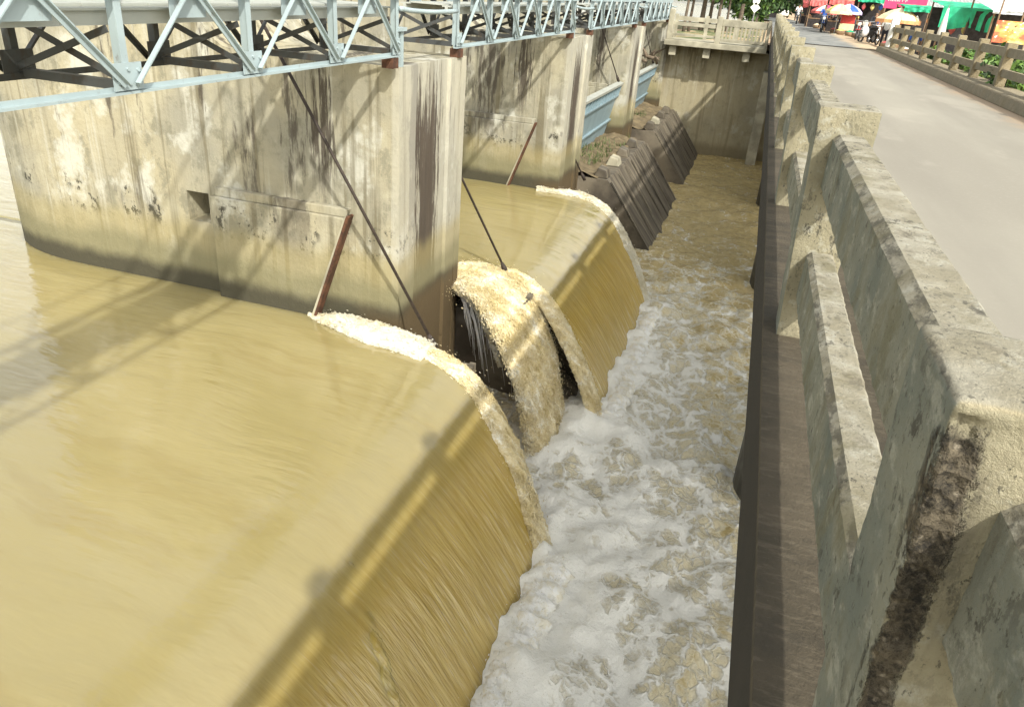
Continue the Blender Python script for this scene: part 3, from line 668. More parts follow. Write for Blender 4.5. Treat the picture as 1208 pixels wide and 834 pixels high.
# ================================================================== ABUTMENT, LANDING
YA = PY0 + 3*PITCHY            # 34.73
ab = thing('abutment', 'stained concrete end wall across the far end of the channel', 'wall', (0, YA, 0))
m = MB(); m.box(-12, 1.6, .25, 3, -6.2, -.42); m.obj('wall', 'pier', ab)
m = MB(); m.box(-12, XP, 0, .248, -6.2, .47); m.box(-12, XP, .25, 3, -.419, .47); m.obj('side_wall', 'pier', ab)
m = MB(); m.box(.20, .62, -.75, .248, -6.2, -1.05); m.obj('buttress', 'palecon', ab, bevel=.03)
ld = thing('landing', 'overhanging concrete landing slab with cream railings above the end wall', 'landing', (0, YA, 0))
m = MB(); m.box(-3.98, .14, -.85, 1.6, -.36, -.14); m.obj('slab', 'palecon', ld, bevel=.02)
for x in (-3.75, -2.35, -.75):
    m = MB(); m.prism([(x, -.74), (x+.28, -.74), (x+.28, -.362), (x, -.362)], -.62, .248); m.obj('bracket', 'palecon', ld)
for x in (-3.93, -1.98, .0):
    m = MB(); m.box(x, x+.22 if x < -.5 else x+.13, -.80, -.58, -.139, 1.0 if x < -3 else .86); m.obj('post', 'palecon', ld, bevel=.02)
for z0_, z1_ in ((.40, .54), (.02, .12)):
    m = MB(); m.box(-3.708, -1.982, -.74, -.64, z0_, z1_); m.obj('rail', 'palecon', ld, bevel=.01)
m = MB(); m.box(-1.758, -.002, -.74, -.64, .52, .78); m.obj('rail', 'palecon', ld, bevel=.01)
m = MB(); m.box(-1.758, -.002, -.74, -.64, -.05, .06); m.obj('rail', 'palecon', ld, bevel=.01)
for i in range(12):
    x = -1.72+i*.145; m = MB(); m.box(x, x+.075, -.73, -.65, .061, .519); m.obj('baluster', 'palecon', ld)
# far railing on the landing's other side
m = MB(); m.box(-3.9, .1, 1.35, 1.45, .55, .72); m.obj('rail', 'palecon', ld)
for x in (-3.9, -2.6, -1.3, 0):
    m = MB(); m.box(x, x+.14, 1.33, 1.47, -.139, .80); m.obj('post', 'palecon', ld)

# ================================================================== ROAD BRIDGE
rb = thing('road_bridge', 'concrete road bridge with brown ledge over dark piers beside the channel', 'bridge')
m = MB(); m.box(.785, 4.9, -14, 37.5, -.13, -.004); m.obj('deck', 'ledge', rb)
m = MB(); m.box(.235, .78, -14, 37.4, -.13, .20); me = m.mesh('ledge', 'ledge'); rough_mesh(me, .006, 5, .35, 3); link('ledge', me, rb)
m = MB(); m.prism([(4.55, -.003), (5.35, -.003), (5.35, .20), (4.60, .20)], -14, 37.4); me = m.mesh('kerb', 'rail_far'); link('kerb', me, rb, .02)
for x in (.75, 1.8, 2.85, 3.9):
    m = MB(); m.box(x, x+.35, -14, 35.2, -.75, -.131); m.obj('girder', 'blackwet', rb)
for y in (.25, 9.0, 17.9, 26.6):
    m = MB()
    K = 8; pl = [(1.0 - .2*math.sin(math.pi*k/K), y+1.1*k/K) for k in range(K+1)]
    m.plan(pl[::-1][::-1] + [(4.7, y+1.1), (4.7, y)] if False else [(4.7, y), (4.7, y+1.1)] + pl[::-1], -6.3, -.752)
    m.obj('pier', 'blackwet', rb)

# ---- railings
def post_mesh(xa, xb, seed, chip=False):
    m = MB(); hb, ht = .19, 1.12
    # tapering slightly: the water side leans in at the foot
    vs = []
    for z, l in ((hb, xa+.045), (ht, xa)):
        vs += [(l, 0, z), (xb, 0, z), (xb, .205, z), (l, .205, z)]
    m.add(vs, [(3, 2, 1, 0), (4, 5, 6, 7), (0, 1, 5, 4), (1, 2, 6, 5), (2, 3, 7, 6), (3, 0, 4, 7)])
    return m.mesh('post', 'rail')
def soften(me, width, seg=3):
    import bmesh
    bm = bmesh.new(); bm.from_mesh(me)
    bmesh.ops.bevel(bm, geom=list(bm.edges), offset=width, segments=seg, affect='EDGES', profile=.6); bm.to_mesh(me); bm.free(); return me
SPC = 2.365; PY = .72
nr = thing('concrete_railing', 'weathered grey concrete railing with two rails along the channel side of the road', 'railing')
post_far = rough_mesh(soften(post_mesh(.242, .458, 0), .012, 2), .004, 6, .12, 2)
def rail_mesh(x0, x1, z0, z1, L, ch, cut, amp, seed, zc=None):
    m = MB(); p = [(x0, z0), (x1, z0), (x1, z1-ch*.5), (x1-ch*.5, z1), (x0+ch, z1), (x0, z1-ch)]
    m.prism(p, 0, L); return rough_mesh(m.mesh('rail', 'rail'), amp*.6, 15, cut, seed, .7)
rt_far = rail_mesh(.312, .425, .83, 1.03, SPC-.205, .018, .14, .005, 1)
rl_far = rail_mesh(.325, .425, .385, .575, SPC-.205, .025, .14, .005, 4)
def chipped_post():
    me = soften(post_mesh(.238, .458, 0), .014, 3)
    import bmesh
    bm = bmesh.new(); bm.from_mesh(me)
    for _ in range(8):
        l = [e for e in bm.edges if e.calc_length() > .013]
        if not l: break
        bmesh.ops.subdivide_edges(bm, edges=l, cuts=1, use_grid_fill=True)
    bm.normal_update(); me.materials.clear(); me.materials.append(MAT['rail_chip'])
    for v in bm.verts:
        c = v.co; z = c.z
        xl = .238 + .045*(1.12-z)/.93
        q = noise.fractal(Vector((c.x*22, 3, z*11)), .9, 2, 4)*.035
        d = noise.fractal(c*16, 1, 2, 3)*.0022 + noise.noise(c*60)*.001
        if c.y < .012 and z < 1.10:
            e = min(c.x-xl-.004, xl+.040-c.x)+q*.6
            if e > 0: d -= min(1, e/.02)*(.008+.012*abs(noise.noise(c*38))) - .004*noise.noise(c*85)
        v.co = c + v.normal*d
    for f in bm.faces: f.smooth = True
    bm.to_mesh(me); bm.free(); me.update(); return me
for k in range(-3, 16):
    y = PY+SPC*k
    if k == 0: me = chipped_post()
    elif k in (1, 2): me = rough_mesh(soften(post_mesh(.242, .458, 0), .010, 2), .0025, 14, .03, k+5)
    else: me = post_far
    o = link('post', me, nr); o.location = (0, y, 0)
    if k == 15: continue
    if k in (-1, 0, 1):
        a = rail_mesh(.312, .425, .83, 1.03, SPC-.205, .020, .03, .005, k+11); b = rail_mesh(.325, .425, .385, .575, SPC-.205, .017, .03, .005, k+17)
    else: a, b = rt_far, rl_far
    for me in (a, b):
        o = link('rail', me, nr); o.location = (0, y+.205, 0)
fr = thing('concrete_railing', 'brown concrete railing on the kerb beside the market stalls', 'railing')
pf = MB(); pf.box(0, .2, 0, .2, .201, 1.08); pfm = rough_mesh(soften(pf.mesh('post', 'rail_far'), .015, 2), .004, 6, .15, 8)
SP2 = 2.4
rf1 = MB(); rf1.box(.05, .15, 0, SP2-.2, .80, .98); rf1 = rough_mesh(rf1.mesh('rail', 'rail_far'), .004, 6, .3, 3)
rf2 = MB(); rf2.box(.05, .15, 0, SP2-.2, .40, .56); rf2 = rough_mesh(rf2.mesh('rail', 'rail_far'), .004, 6, .3, 5)
yend = 38.8
for k in range(17):
    y = yend-SP2*(k+1)
    o = link('post', pfm, fr); o.location = (4.95, y, 0)
    if k > 0:
        for me in (rf1, rf2): o = link('rail', me, fr); o.location = (4.95, y+.2, 0)
m = MB(); m.box(4.90, 5.2, 37.30, 37.6, -.02, 1.3); o = m.obj('end_post', 'white', fr, bevel=.02)
for me in (rf1, rf2):
    o = link('rail', me, fr); o.location = (4.95, yend-SP2+.2, 0); o.scale.y = .33

# ================================================================== STEEL FOOTBRIDGE SPANS
NP, PL = 5, 1.38
def make_span():
    root = thing('footbridge_span', 'x', 'footbridge', (0, 0, 0), 'truss spans of the steel footbridge')
    XF, XB = -4.0, -4.92; zb, zm, zt = .62, 1.05, 1.26
    L = NP*PL
    for X, mt, fl in ((XF, 'blue', 1), (XB, 'darksteel', -1)):
        m = MB(); m.box(X-.03, X+.025, -.06, L+.06, zb-.028, zb-.012); m.box(X+(-.03 if fl > 0 else .015), X+(-.02 if fl > 0 else .025), -.06, L+.06, zb-.012, zb+.018); m.obj('bottom_chord', 'blue' if fl > 0 else mt, root)
        m = MB(); m.box(X-.05, X+.05, -.06, L+.06, zt-.05, zt+.05); m.obj('top_chord', 'blue', root)
        m = MB(); m.box(X-.155*fl-.02, X-.155*fl+.02, -.05, L+.05, zm-.045, zm+.045); m.box(X-.155*fl-.06, X-.155*fl+.06, -.05, L+.05, zm+.0455, zm+.06); m.obj('walkway_beam', 'beam', root)
        for k in range(NP+1):
            y = k*PL
            m = MB(); m.box(X+.003, X+.012, y-.029, y+.029, zb+.009, zt-.051); m.box(X-.075, X+.002, y-.006, y+.006, zb+.009, zt-.051); m.obj('vertical', mt, root)
            m = MB()
            g0, g1 = max(-.05, y-.13), min(L+.05, y+.13)
            m.box(X+.0125, X+.0205, g0, g1, zb-.002, zb+.17); m.obj('gusset', mt, root)
            if fl > 0:
                m = MB()
                for bx_, bz_ in ((-.09, .05), (-.09, .12), (.09, .05), (.09, .12), (0, .04), (0, .13)):
                    yb_ = min(max(y+bx_, g0+.02), g1-.02); m.tube([(X+.0206, yb_, zb+bz_), (X+.033, yb_, zb+bz_)], .012, 6)
                m.obj('bolts', mt, root)
            m = MB(); m.box(X-.02, X+.02, y-.02, y+.02, zt+.051, 2.15); m.obj('rail_post', 'blue', root)
        for k in range(NP):
            ym = (k+.5)*PL
            for ye, s_ in ((k*PL+.05, 1), ((k+1)*PL-.05, -1)):
                m = MB(); m.angle((X+.055*fl, ye, zb+.03), (X+.055*fl, ym-s_*.03, zt-.03), .04, .009, upv=(1, 0, 0), flip=s_); m.obj('diagonal', mt, root)
            m = MB(); m.box(X-.012, X-.004, ym-.19, ym+.19, zt-.21, zt-.052); m.obj('gusset', 'blue', root)
        for z in (2.15,):
            m = MB(); m.tube([(X, -.04, z), (X, L+.04, z)], .024, 8); m.obj('handrail', 'blue', root, smooth=True)
    for k in range(NP+1):
        y = k*PL
        m = MB(); m.bar((XB+.06, y+.012, zb+.02), (XF-.08, y+.012, zb+.02), .06, .06); m.obj('cross_beam', 'darksteel', root)
        m = MB(); m.bar((XB+.03, y-.02, zb+.06), (XF-.08, y-.02, zm-.06), .012, .045); m.obj('cross_brace', 'darksteel', root)
        m = MB(); m.bar((XB+.03, y+.02, zm-.06), (XF-.08, y+.02, zb+.06), .012, .045); m.obj('cross_brace', 'darksteel', root)
    n = int(L/.30)
    for k in range(n):
        m = MB(); m.box(XB+.22, XF-.22, k*L/n+.01, (k+1)*L/n-.01, zm+.061, zm+.078); m.obj('deck_plate', 'beam', root)
    # loop handrail bridging the gap on the pier
    m = MB(); m.tube(spline([(XF+.03, L+.02, 1.10), (XF+.03, L+.35, 1.075), (XF+.03, L+1.0, 1.055), (XF+.03, L+1.78, 1.06)], 6), .028, 8); m.obj('link_bar', 'blue', root, smooth=True)
    m = MB(); m.box(XF-.06, XF+.0, L+.12, L+.19, .471, .86); m.box(XF-.062, XF+.03, L+.0, L+.22, .861, .90); m.obj('bearing_post', 'blue', root)
    for y in (.02, L-.16):
        m = MB(); m.box(XF-.11, XF+.03, y, y+.15, .473, zb-.036); m.obj('bearing', 'rust', root)
    return root
SY = [1.50, 10.30, 19.05, 27.80]
sl = ['pale blue truss span over the nearest overflowing bay', 'pale blue truss span over the second overflowing bay', 'pale blue truss span over the dry bay with the nearer raised gate', 'pale blue truss span reaching the landing at the end wall']
sp0 = make_span()
for k, y in enumerate(SY):
    o = sp0 if k == 0 else copy_tree(sp0)
    o.location.y = y; o['label'] = sl[k]

# ================================================================== GATES, SILLS, APRONS, CABLES
def gate_mesh_tree(root):
    # local: hinge line along Y at origin, leaf standing up along +Z (1.85 high)
    L = PITCHY-PTH-.06
    m = MB(); m.box(-.03, .03, 0, L, 0, 1.80); m.obj('skin_plate', 'gate', root)
    m = MB(); m.box(-.06, .12, 0, L, 1.801, 1.88); m.obj('top_beam', 'beam', root)
    m = MB(); m.box(.031, .10, 0, L, 1.42, 1.47); m.obj('stiffener', 'gate', root)
    m = MB(); m.box(.031, .10, 0, L, .6, .66); m.obj('stiffener', 'gate', root)
    for i in range(15):
        y = .06+i*(L-.16)/14; m = MB(); m.box(.031, .095, y, y+.04, 1.471, 1.80); m.obj('rib', 'gate', root)
for k in range(4):
    yb = PY0+PTH+PITCHY*(k-1)+.03
    if k < 2:
        g = thing('flap_gate', ('lowered gate leaf under the nearest overflow sheet', 'lowered gate leaf under the second overflow sheet')[k], 'gate', (-4.72, yb, -3.20), 'flap gates of the weir')
        gate_mesh_tree(g); g.rotation_euler.y = math.radians(90)
        for ch in g.children:
            if ch.data.materials: ch.material_slots[0].link = 'OBJECT'; ch.material_slots[0].material = MAT['apron']
    else:
        g = thing('flap_gate', ('raised pale blue steel gate beyond the second sheet', 'raised pale blue steel gate under the driftwood by the end wall')[k-2], 'gate', (-4.66, yb, -3.02), 'flap gates of the weir')
        gate_mesh_tree(g); g.rotation_euler.y = math.radians(12)
def apron(k, lab):
    y0 = PY0+PTH+PITCHY*(k-1)+.02; y1 = y0+PITCHY-PTH-.04
    a = thing('spillway_apron', lab, 'spillway', (0, y0, 0), 'sloping aprons below the gates'); W_ = y1-y0
    xt = -3.2 if k > 1 else -3.9; zt_ = -2.98 if k > 1 else -3.42
    m = MB(); m.prism([(-6.0, -6.2), (-1.72, -6.2), (-1.72, -4.9), (xt, zt_), (-6.0, zt_)], 0, W_); m.obj('slab', 'apron', a)
    if k > 1:
        sl_ = Vector((-1.72-xt, 0, -4.9-zt_)); nl = Vector((-sl_.z, 0, sl_.x)).normalized()
        for i in range(7):
            y = .05 + i*(W_-.2)/6 + (random.uniform(-.22, .22) if 0 < i < 6 else 0); p0 = Vector((xt+.06, y, zt_))+sl_*.02+nl*.001; p1 = Vector((xt, y, zt_))+sl_*.99
            m = MB(); m.bar(p0+nl*.008, p1+nl*.008, .05 if i % 3 else .10, .025, upv=nl); m.obj('rib', 'apron', a)
        for i in range(4):
            y = .15+i*1.6+random.uniform(-.1, .1)
            m = MB(); m.prism([(xt-.42, zt_+.002), (xt-.04, zt_+.002), (xt-.10, zt_+.16+.08*random.random()), (xt-.32, zt_+.26)], y, y+.5); m.obj('crest_block', 'palecon' if i == 1 else 'apron', a, bevel=.02)
for k, lab in enumerate(['wet black sill slope hidden below the nearest sheet', 'wet black sill slope below the frothing jets', 'dark bare concrete apron beside the second sheet', 'dark bare concrete apron nearest the end wall']): apron(k, lab)
def dry_floor(k):
    y0 = PY0+PTH+PITCHY*(k-1)+.01; y1 = y0+PITCHY-PTH-.02; m = MB()
    def f(u, v):
        x = -4.72+u*1.25; y = y0+v*(y1-y0)
        return (x, y, -2.97+.16*(1-u)*(1+noise.noise(Vector((x*2, y, 0))))+.10*noise.fractal(Vector((x*3, y*3, 1)), 1, 2, 3))
    m.grid(f, 14, 60); tag(m.obj('silt_bank', 'silt', smooth=True), kind='structure')
    g = MB()
    for _ in range(900):
        u, v = random.random()**1.3*.9, random.random(); p = Vector(f(u, v))
        if noise.noise(Vector((p.x*1.1, p.y*.6, k*7))) < .18: continue
        h = random.uniform(.06, .22); a = random.uniform(0, 6.28); d = Vector((math.cos(a), math.sin(a), 0)); s_ = d.cross(Vector((0, 0, 1)))*.012
        g.add([p-s_, p+s_, p+d*h*.35+Vector((0, 0, h))], [(0, 1, 2)])
    tag(g.obj('grass', 'grass'), kind='stuff')
dry_floor(2); dry_floor(3)
def cable(a, b, r, lab, hook=True):
    t = thing('hoist_cable', lab, 'cable', a, 'dark hoist cables of the gates')
    b_ = Vector(b)-Vector(a)
    m = MB(); m.tube([(0, 0, 0), tuple(b_)], r, 6); m.obj('rope', 'cable', t, smooth=True)
    d = b_.normalized()
    m = MB(); m.tube([d*.0, d*.12, d*.22], [r*2.0, r*2.4, r*1.2], 8); m.obj('socket', 'cable', t, smooth=True)
def ext(p, q, zt): p = Vector(p); q = Vector(q); return p + (q-p)*((zt-p.z)/(q.z-p.z))
A = atz(514, 411, -3.0); B = at(335, 75, A.y-.35)
cable(A, ext(A, B, 1.0), .02, 'dark cable slanting across the nearest pier to the sheet edge')
dirv = (B-A).normalized()
A2 = atz(598, 323, -3.02); A2b = atz(690, 213, -2.95)
cable(A2, ext(A2, A2+dirv, 1.0), .02, 'dark cable dropping to the head of the frothing jets')
B2 = at(615, 50, A2b.y-.3)
cable(A2b, ext(A2b, B2, .62), .02, 'thin cable slanting across the pier beyond the second sheet')
A3 = at(730, 97, 25.7); B3 = at(712, 40, 25.5); cable(A3, ext(A3, B3, .62), .02, 'thin cable holding up the nearer raised gate')
A4 = at(771, 76, 34.4); B4 = at(764, 46, 34.3); cable(A4, ext(A4, B4, .62), .02, 'thin cable holding up the raised gate by the driftwood')
dw = thing('driftwood', 'tangle of broken driftwood caught on top of the far raised gate', 'driftwood', (-4.2, 34.1, -1.15))
for i in range(9):
    a = Vector((random.uniform(-.5, .3), random.uniform(-.9, .2), random.uniform(0, .25))); d = Vector((random.uniform(-.8, .8), random.uniform(-.7, .7), random.uniform(-.1, .5)))
    m = MB(); m.tube([a, a+d*.5+Vector((0, 0, .05)), a+d], [random.uniform(.04, .09), .05, .015], 6); m.obj('branch', 'log', dw, smooth=True)

# ================================================================== TREES AND PLANTS
def leaf_cloud(m, c, r, n, size, mi=0):
    for _ in range(n):
        d = Vector((random.gauss(0, 1), random.gauss(0, 1), random.gauss(0, 1))).normalized()*random.random()**.45
        p = Vector(c)+Vector((d.x*r[0], d.y*r[1], d.z*r[2]))
        nrm = (d+Vector((random.gauss(0, .6), random.gauss(0, .6), random.gauss(0, .6)+.5))).normalized()
        a = nrm.orthogonal().normalized(); b = nrm.cross(a); t = random.uniform(0, 6.28); a, b = a*math.cos(t)+b*math.sin(t), b*math.cos(t)-a*math.sin(t)
        s_ = size*random.uniform(.6, 1.3)
        m.add([p-a*s_, p+b*s_*.45, p+a*s_, p-b*s_*.45], [(0, 1, 2, 3)], mi if isinstance(mi, int) else random.choice(mi))
def tree(base, h, spread, low, lab, leaf=('leaf_a', 'leaf_b'), n=2600, tr=.16, group='trees beyond the end wall', lsize=.2):
    t = thing('tree', lab, 'tree', base, group)
    m = MB(); lean = Vector((random.uniform(-.4, .4), random.uniform(-.3, .3), 0)); pts = [Vector((0, 0, -.2))+lean*(k/5)**2+Vector((0, 0, h*.75*k/5)) for k in range(6)]
    m.tube(pts, [tr*(1-.13*k) for k in range(6)], 9)
    ends = []
    for i in range(6):
        p = pts[2].lerp(pts[4], random.random()); a = i*1.05+random.uniform(-.3, .3); e = p+Vector((math.cos(a)*spread*.6, math.sin(a)*spread*.6, h*random.uniform(.08, .3)))
        m.tube([p, p.lerp(e, .5)+Vector((0, 0, .1)), e], [tr*.45, tr*.3, tr*.1], 6); ends.append(e)
    m.obj('trunk', 'bark', t, smooth=True)
    m = MB(); K = 15
    for i in range(K):
        a = random.uniform(0, 6.28); rr = spread*random.random()**.5; z = low+(h-low)*random.random()
        k = 1-abs((z-low)/(h-low)-.4)*.9
        leaf_cloud(m, (math.cos(a)*rr*k, math.sin(a)*rr*k, z), (spread*.36, spread*.36, spread*.26), n//K, lsize, (0, 1) if random.random() < .5 else (0, 0, 0, 1))
    m.obj('crown', list(leaf), t)
    return t
def gz(x, y): return G(x, y)
LIGHT = ('leaf_b', 'leaf_a')
def tr_at(px, Y, h, sp, low, lab, **k):
    p = at(px, 18, Y); tree((p.x, Y, gz(p.x, Y)), h, sp, low, lab, **k)
tr_at(809, 44, 6.2, 1.9, 1.9, 'slim twin-stemmed tree with bright leaves nearest the landing corner', leaf=LIGHT, tr=.09)
tr_at(815, 44.6, 6.0, 1.6, 2.1, 'slim bright-leaved tree just behind its twin by the landing', leaf=LIGHT, tr=.09)
tr_at(829, 47, 6.8, 2.2, 1.7, 'dark leaning tree behind the middle of the landing railing', tr=.16)
tr_at(838, 50, 7, 2.0, 2.0, 'tree with a pale trunk behind the landing railing', tr=.12)
tr_at(848, 46, 6.4, 1.8, 2.0, 'tall straight tree beside the middle landing post', leaf=LIGHT, tr=.10)
tr_at(859, 49, 7, 2.2, 1.9, 'thin dark tree between landing post and road signs', tr=.08)
tr_at(874, 56, 8, 3.0, 1.0, 'bushy dark tree behind the road signs', n=3600)
tr_at(893, 60, 7, 2.4, .8, 'bushy bright tree beside the asphalt road', leaf=LIGHT, n=3200)
tr_at(905, 92, 9, 3.4, 1.0, 'rounded tree where the road narrows away', n=3200, group='trees along the road', lsize=.3)
tr_at(921, 130, 11, 5, 1.2, 'large tree over the far end of the road', n=3600, group='trees along the road', lsize=.42)
tr_at(948, 96, 10, 4.6, .6, 'dark dense tree behind the red awnings', leaf=('leaf_a', 'leaf_a'), n=4200, group='trees along the road', lsize=.32)
tr_at(1010, 78, 9, 4.6, .8, 'dark spreading tree behind the green awning', leaf=('leaf_a', 'leaf_a'), n=4200, group='trees behind the market', lsize=.3)
tr_at(1162, 62, 7, 2.6, 1.4, 'yellowish tree behind the grey tin roof', leaf=LIGHT, n=2600, group='trees behind the market')
# far shore
m = MB()
for i in range(130):
    x = 60+i*5.2; y = 520+40*noise.noise(Vector((i*.3, 0, 0))); h = random.uniform(5, 9)
    leaf_cloud(m, (x, y, h*.4-2.4), (5, 4, h*.6), 90, .9, (0, 0, 1))
tag(m.obj('far_treeline', ['leaf_a', 'leaf_b']), 'dark line of far-off trees along the horizon', 'trees', kind='stuff')
def shrub(x, y, z, r, lab, n=420, leaf=LIGHT):
    t = thing('shrub', lab, 'shrub', (x, y, z), 'green shrubs below the market railing')
    m = MB()
    for i in range(7):
        a = i*.9; m.tube([(0, 0, -.1), (math.cos(a)*r*.5, math.sin(a)*r*.5, r*.8)], [.02, .008], 5)
    m.obj('stem', 'bark', t)
    m = MB()
    for i in range(6): leaf_cloud(m, (random.uniform(-.5, .5)*r, random.uniform(-.5, .5)*r, r*random.uniform(.4, 1.0)), (r*.45, r*.45, r*.4), n//6, .10, (0, 0, 1))
    m.obj('foliage', list(leaf), t)
for i, (px, py, Y, r) in enumerate(((1160, 78, 24, .7), (1190, 84, 21.5, .8), (1206, 92, 20, .8), (1140, 70, 28, .6), (1112, 66, 32, .6), (1175, 66, 25, .6))):
    p = at(px, py, Y)
    shrub(p.x, Y, p.z-r*.8, r, ['leafy shrub seen through the railing beneath the orange banner', 'leafy shrub through the railing gap next to the orange banner end', 'leafy shrub under the last visible rail', 'leafy shrub under the green net stall', 'low shrub through the railing by the white closed parasol', 'leafy shrub close behind a railing post under the dark stall'][i])
# ================================================================== ROAD SIGN
p = at(885, 40, 42); sg = thing('road_sign', 'white diamond road sign under a round plate on a post behind the landing', 'sign', (p.x, 42, -.15))
c1 = at(885, 9, 42); c2 = at(885, 1, 42); k_ = 42/FPX
m = MB(); m.tube([(0, 0, 0), (0, 0, c2.z+.3)], .03, 8); m.obj('pole', 'chrome', sg)
m = MB(); r = 5*k_; zc_ = c1.z+.15; m.prism([(0, zc_-r), (r, zc_), (0, zc_+r), (-r, zc_)], -.06, -.035); m.obj('diamond_plate', 'white', sg)
m = MB(); r = 3.6*k_; zc_ = c2.z+.15; m.prism([(r*math.cos(i*.3927), zc_+r*math.sin(i*.3927)) for i in range(16)], -.06, -.035); m.obj('round_plate', 'white', sg)
# ================================================================== VEHICLES AND PEOPLE
def wheel(parent, x, y, r, w_):
    m = MB()
    def f(u, v):
        a = u*2*math.pi; b = v*2*math.pi; R_ = r-w_*.5+math.cos(b)*w_*.5
        return (x+math.sin(b)*w_*.5, y+math.cos(a)*R_, r+math.sin(a)*R_)
    m.grid(f, 20, 8); o = m.obj('wheel', 'black', parent, smooth=True)
    m = MB(); m.tube([(x-.04, y, r), (x+.04, y, r)], .05, 8)
    for i in range(8): m.bar((x, y, r), (x, y+math.cos(i*.785)*(r-w_*.8), r+math.sin(i*.785)*(r-w_*.8)), .012, .012, upv=(1, 0, 0))
    m.obj('rim', 'chrome', o)
def motorcycle(loc, rz, body, lab):
    t = thing('motorcycle', lab, 'motorcycle', loc, 'motorcycles by the market', rz)
    wheel(t, 0, .62, .28, .09); wheel(t, 0, -.60, .28, .10)
    m = MB(); m.prism([(-.11, .36), (.11, .36), (.11, .62), (-.11, .62)], -.34, .20); m.obj('engine', 'black', t, bevel=.04)
    m = MB(); m.tube(spline([(0, .42, .95), (0, .34, .72), (0, .12, .55), (0, -.2, .60), (0, -.72, .70)], 5), [.05]*8+[.08]*5+[.09]*8, 8); m.obj('fairing', body, t, smooth=True)
    m = MB(); m.box(-.13, .13, -.70, .12, .70, .80); m.obj('seat', 'black', t, bevel=.04)
    m = MB(); m.tube([(-.06, .62, .28), (-.06, .42, .95)], .025, 6); m.tube([(.06, .62, .28), (.06, .42, .95)], .025, 6); m.obj('fork', 'chrome', t)
    hb = MB(); hb.tube([(-.34, .26, 1.04), (-.15, .38, 1.02), (.15, .38, 1.02), (.34, .26, 1.04)], .018, 6); hb.obj('handlebar', 'chrome', t)
    m = MB(); m.tube([(0, .44, .86), (0, .56, .86)], [.10, .085], 10); m.obj('headlight', 'white', t)
    m = MB(); m.box(-.10, .10, .40, .80, .57, .60); m.obj('mudguard', body, t, bevel=.01)
    for s_ in (-1, 1):
        m = MB(); m.bar((s_*.25, .32, 1.05), (s_*.30, .30, 1.20), .012, .012); m.box(s_*.32-.05, s_*.32+.05, .28, .30, 1.18, 1.26); m.obj('mirror', 'black', t)
    return t
def person(loc, rz, joints, shirt, trousers, lab, hair='black', group=None):
    """joints: dict of named points; one continuous skinned body"""
    t = thing('person', lab, 'person', loc, group, rz)
    names = ['pelvis', 'belly', 'chest', 'neck', 'head', 'top', 'shl', 'ell', 'wrl', 'hal', 'shr', 'elr', 'wrr', 'har', 'hil', 'knl', 'anl', 'tol', 'hir', 'knr', 'anr', 'tor']
    rad = [.13, .125, .14, .055, .085, .07, .07, .05, .038, .035, .07, .05, .038, .035, .095, .065, .045, .04, .095, .065, .045, .04]
    ed = [(0, 1), (1, 2), (2, 3), (3, 4), (4, 5), (2, 6), (6, 7), (7, 8), (8, 9), (2, 10), (10, 11), (11, 12), (12, 13), (0, 14), (14, 15), (15, 16), (16, 17), (0, 18), (18, 19), (19, 20), (20, 21)]
    P = [Vector(joints[n]) for n in names]
    me = bpy.data.meshes.new('sk'); me.from_pydata([tuple(p) for p in P], ed, [])
    o = bpy.data.objects.new('sk', me); COL.objects.link(o)
    sk = o.modifiers.new('skin', 'SKIN'); sd_ = me.skin_vertices[0].data
    for i, r in enumerate(rad): sd_[i].radius = (r, r); sd_[i].use_root = (i == 0)
    ss_ = o.modifiers.new('sub', 'SUBSURF'); ss_.levels = 2; ss_.render_levels = 2
    dg = bpy.context.evaluated_depsgraph_get(); em = bpy.data.meshes.new_from_object(o.evaluated_get(dg))
    bpy.data.objects.remove(o)
    em.materials.clear()
    for k in (shirt, trousers, 'skin', hair): em.materials.append(MAT[k])
    seg = {}
    for a, b in ed:
        k = 1 if a in (14, 15, 18, 19) or b in (14, 18) else 0
        if (a, b) in ((16, 17), (20, 21)): k = 3
        if b in (3, 4, 5) or b in (8, 9, 12, 13): k = 2
        if b == 5: k = 3
        seg[(a, b)] = k
    for f in em.polygons:
        c = f.center; best = None
        for (a, b), k in seg.items():
            d = P[b]-P[a]; u = max(0, min(1, (c-P[a]).dot(d)/max(1e-9, d.length_squared))); dd = (c-(P[a]+d*u)).length
            if best is None or dd < best[0]: best = (dd, k)
        k = best[1]
        if k == 2 and c.z > P[4].z-.02 and (c-P[4]).dot(Vector((0, 1, 0))) < .03: k = 3
        f.material_index = k; f.use_smooth = True
    em.name = 'body'; link('body', em, t)
    # face: nose, eyes
    h = P[4]
    m = MB(); m.tube([h+Vector((0, .075, .02)), h+Vector((0, .105, -.02))], [.01, .016], 6)
    m.obj('nose', 'skin', t)
    for s_ in (-1, 1):
        m = MB(); m.tube([h+Vector((s_*.03, .07, .025)), h+Vector((s_*.03, .085, .025))], .01, 6); m.obj('eye', 'black', t)
    return t
def riding():
    j = dict(pelvis=(0, -.15, .88), belly=(0, -.13, 1.05), chest=(0, -.07, 1.27), neck=(0, -.03, 1.43), head=(0, 0, 1.56), top=(0, .0, 1.66))
    for s_, n in ((-1, 'l'), (1, 'r')):
        j.update({'sh'+n: (s_*.18, -.06, 1.36), 'el'+n: (s_*.27, .08, 1.14), 'wr'+n: (s_*.31, .24, 1.07), 'ha'+n: (s_*.32, .29, 1.06),
                  'hi'+n: (s_*.11, -.10, .86), 'kn'+n: (s_*.21, .27, .70), 'an'+n: (s_*.20, .05, .36), 'to'+n: (s_*.20, .18, .31)})
    return j
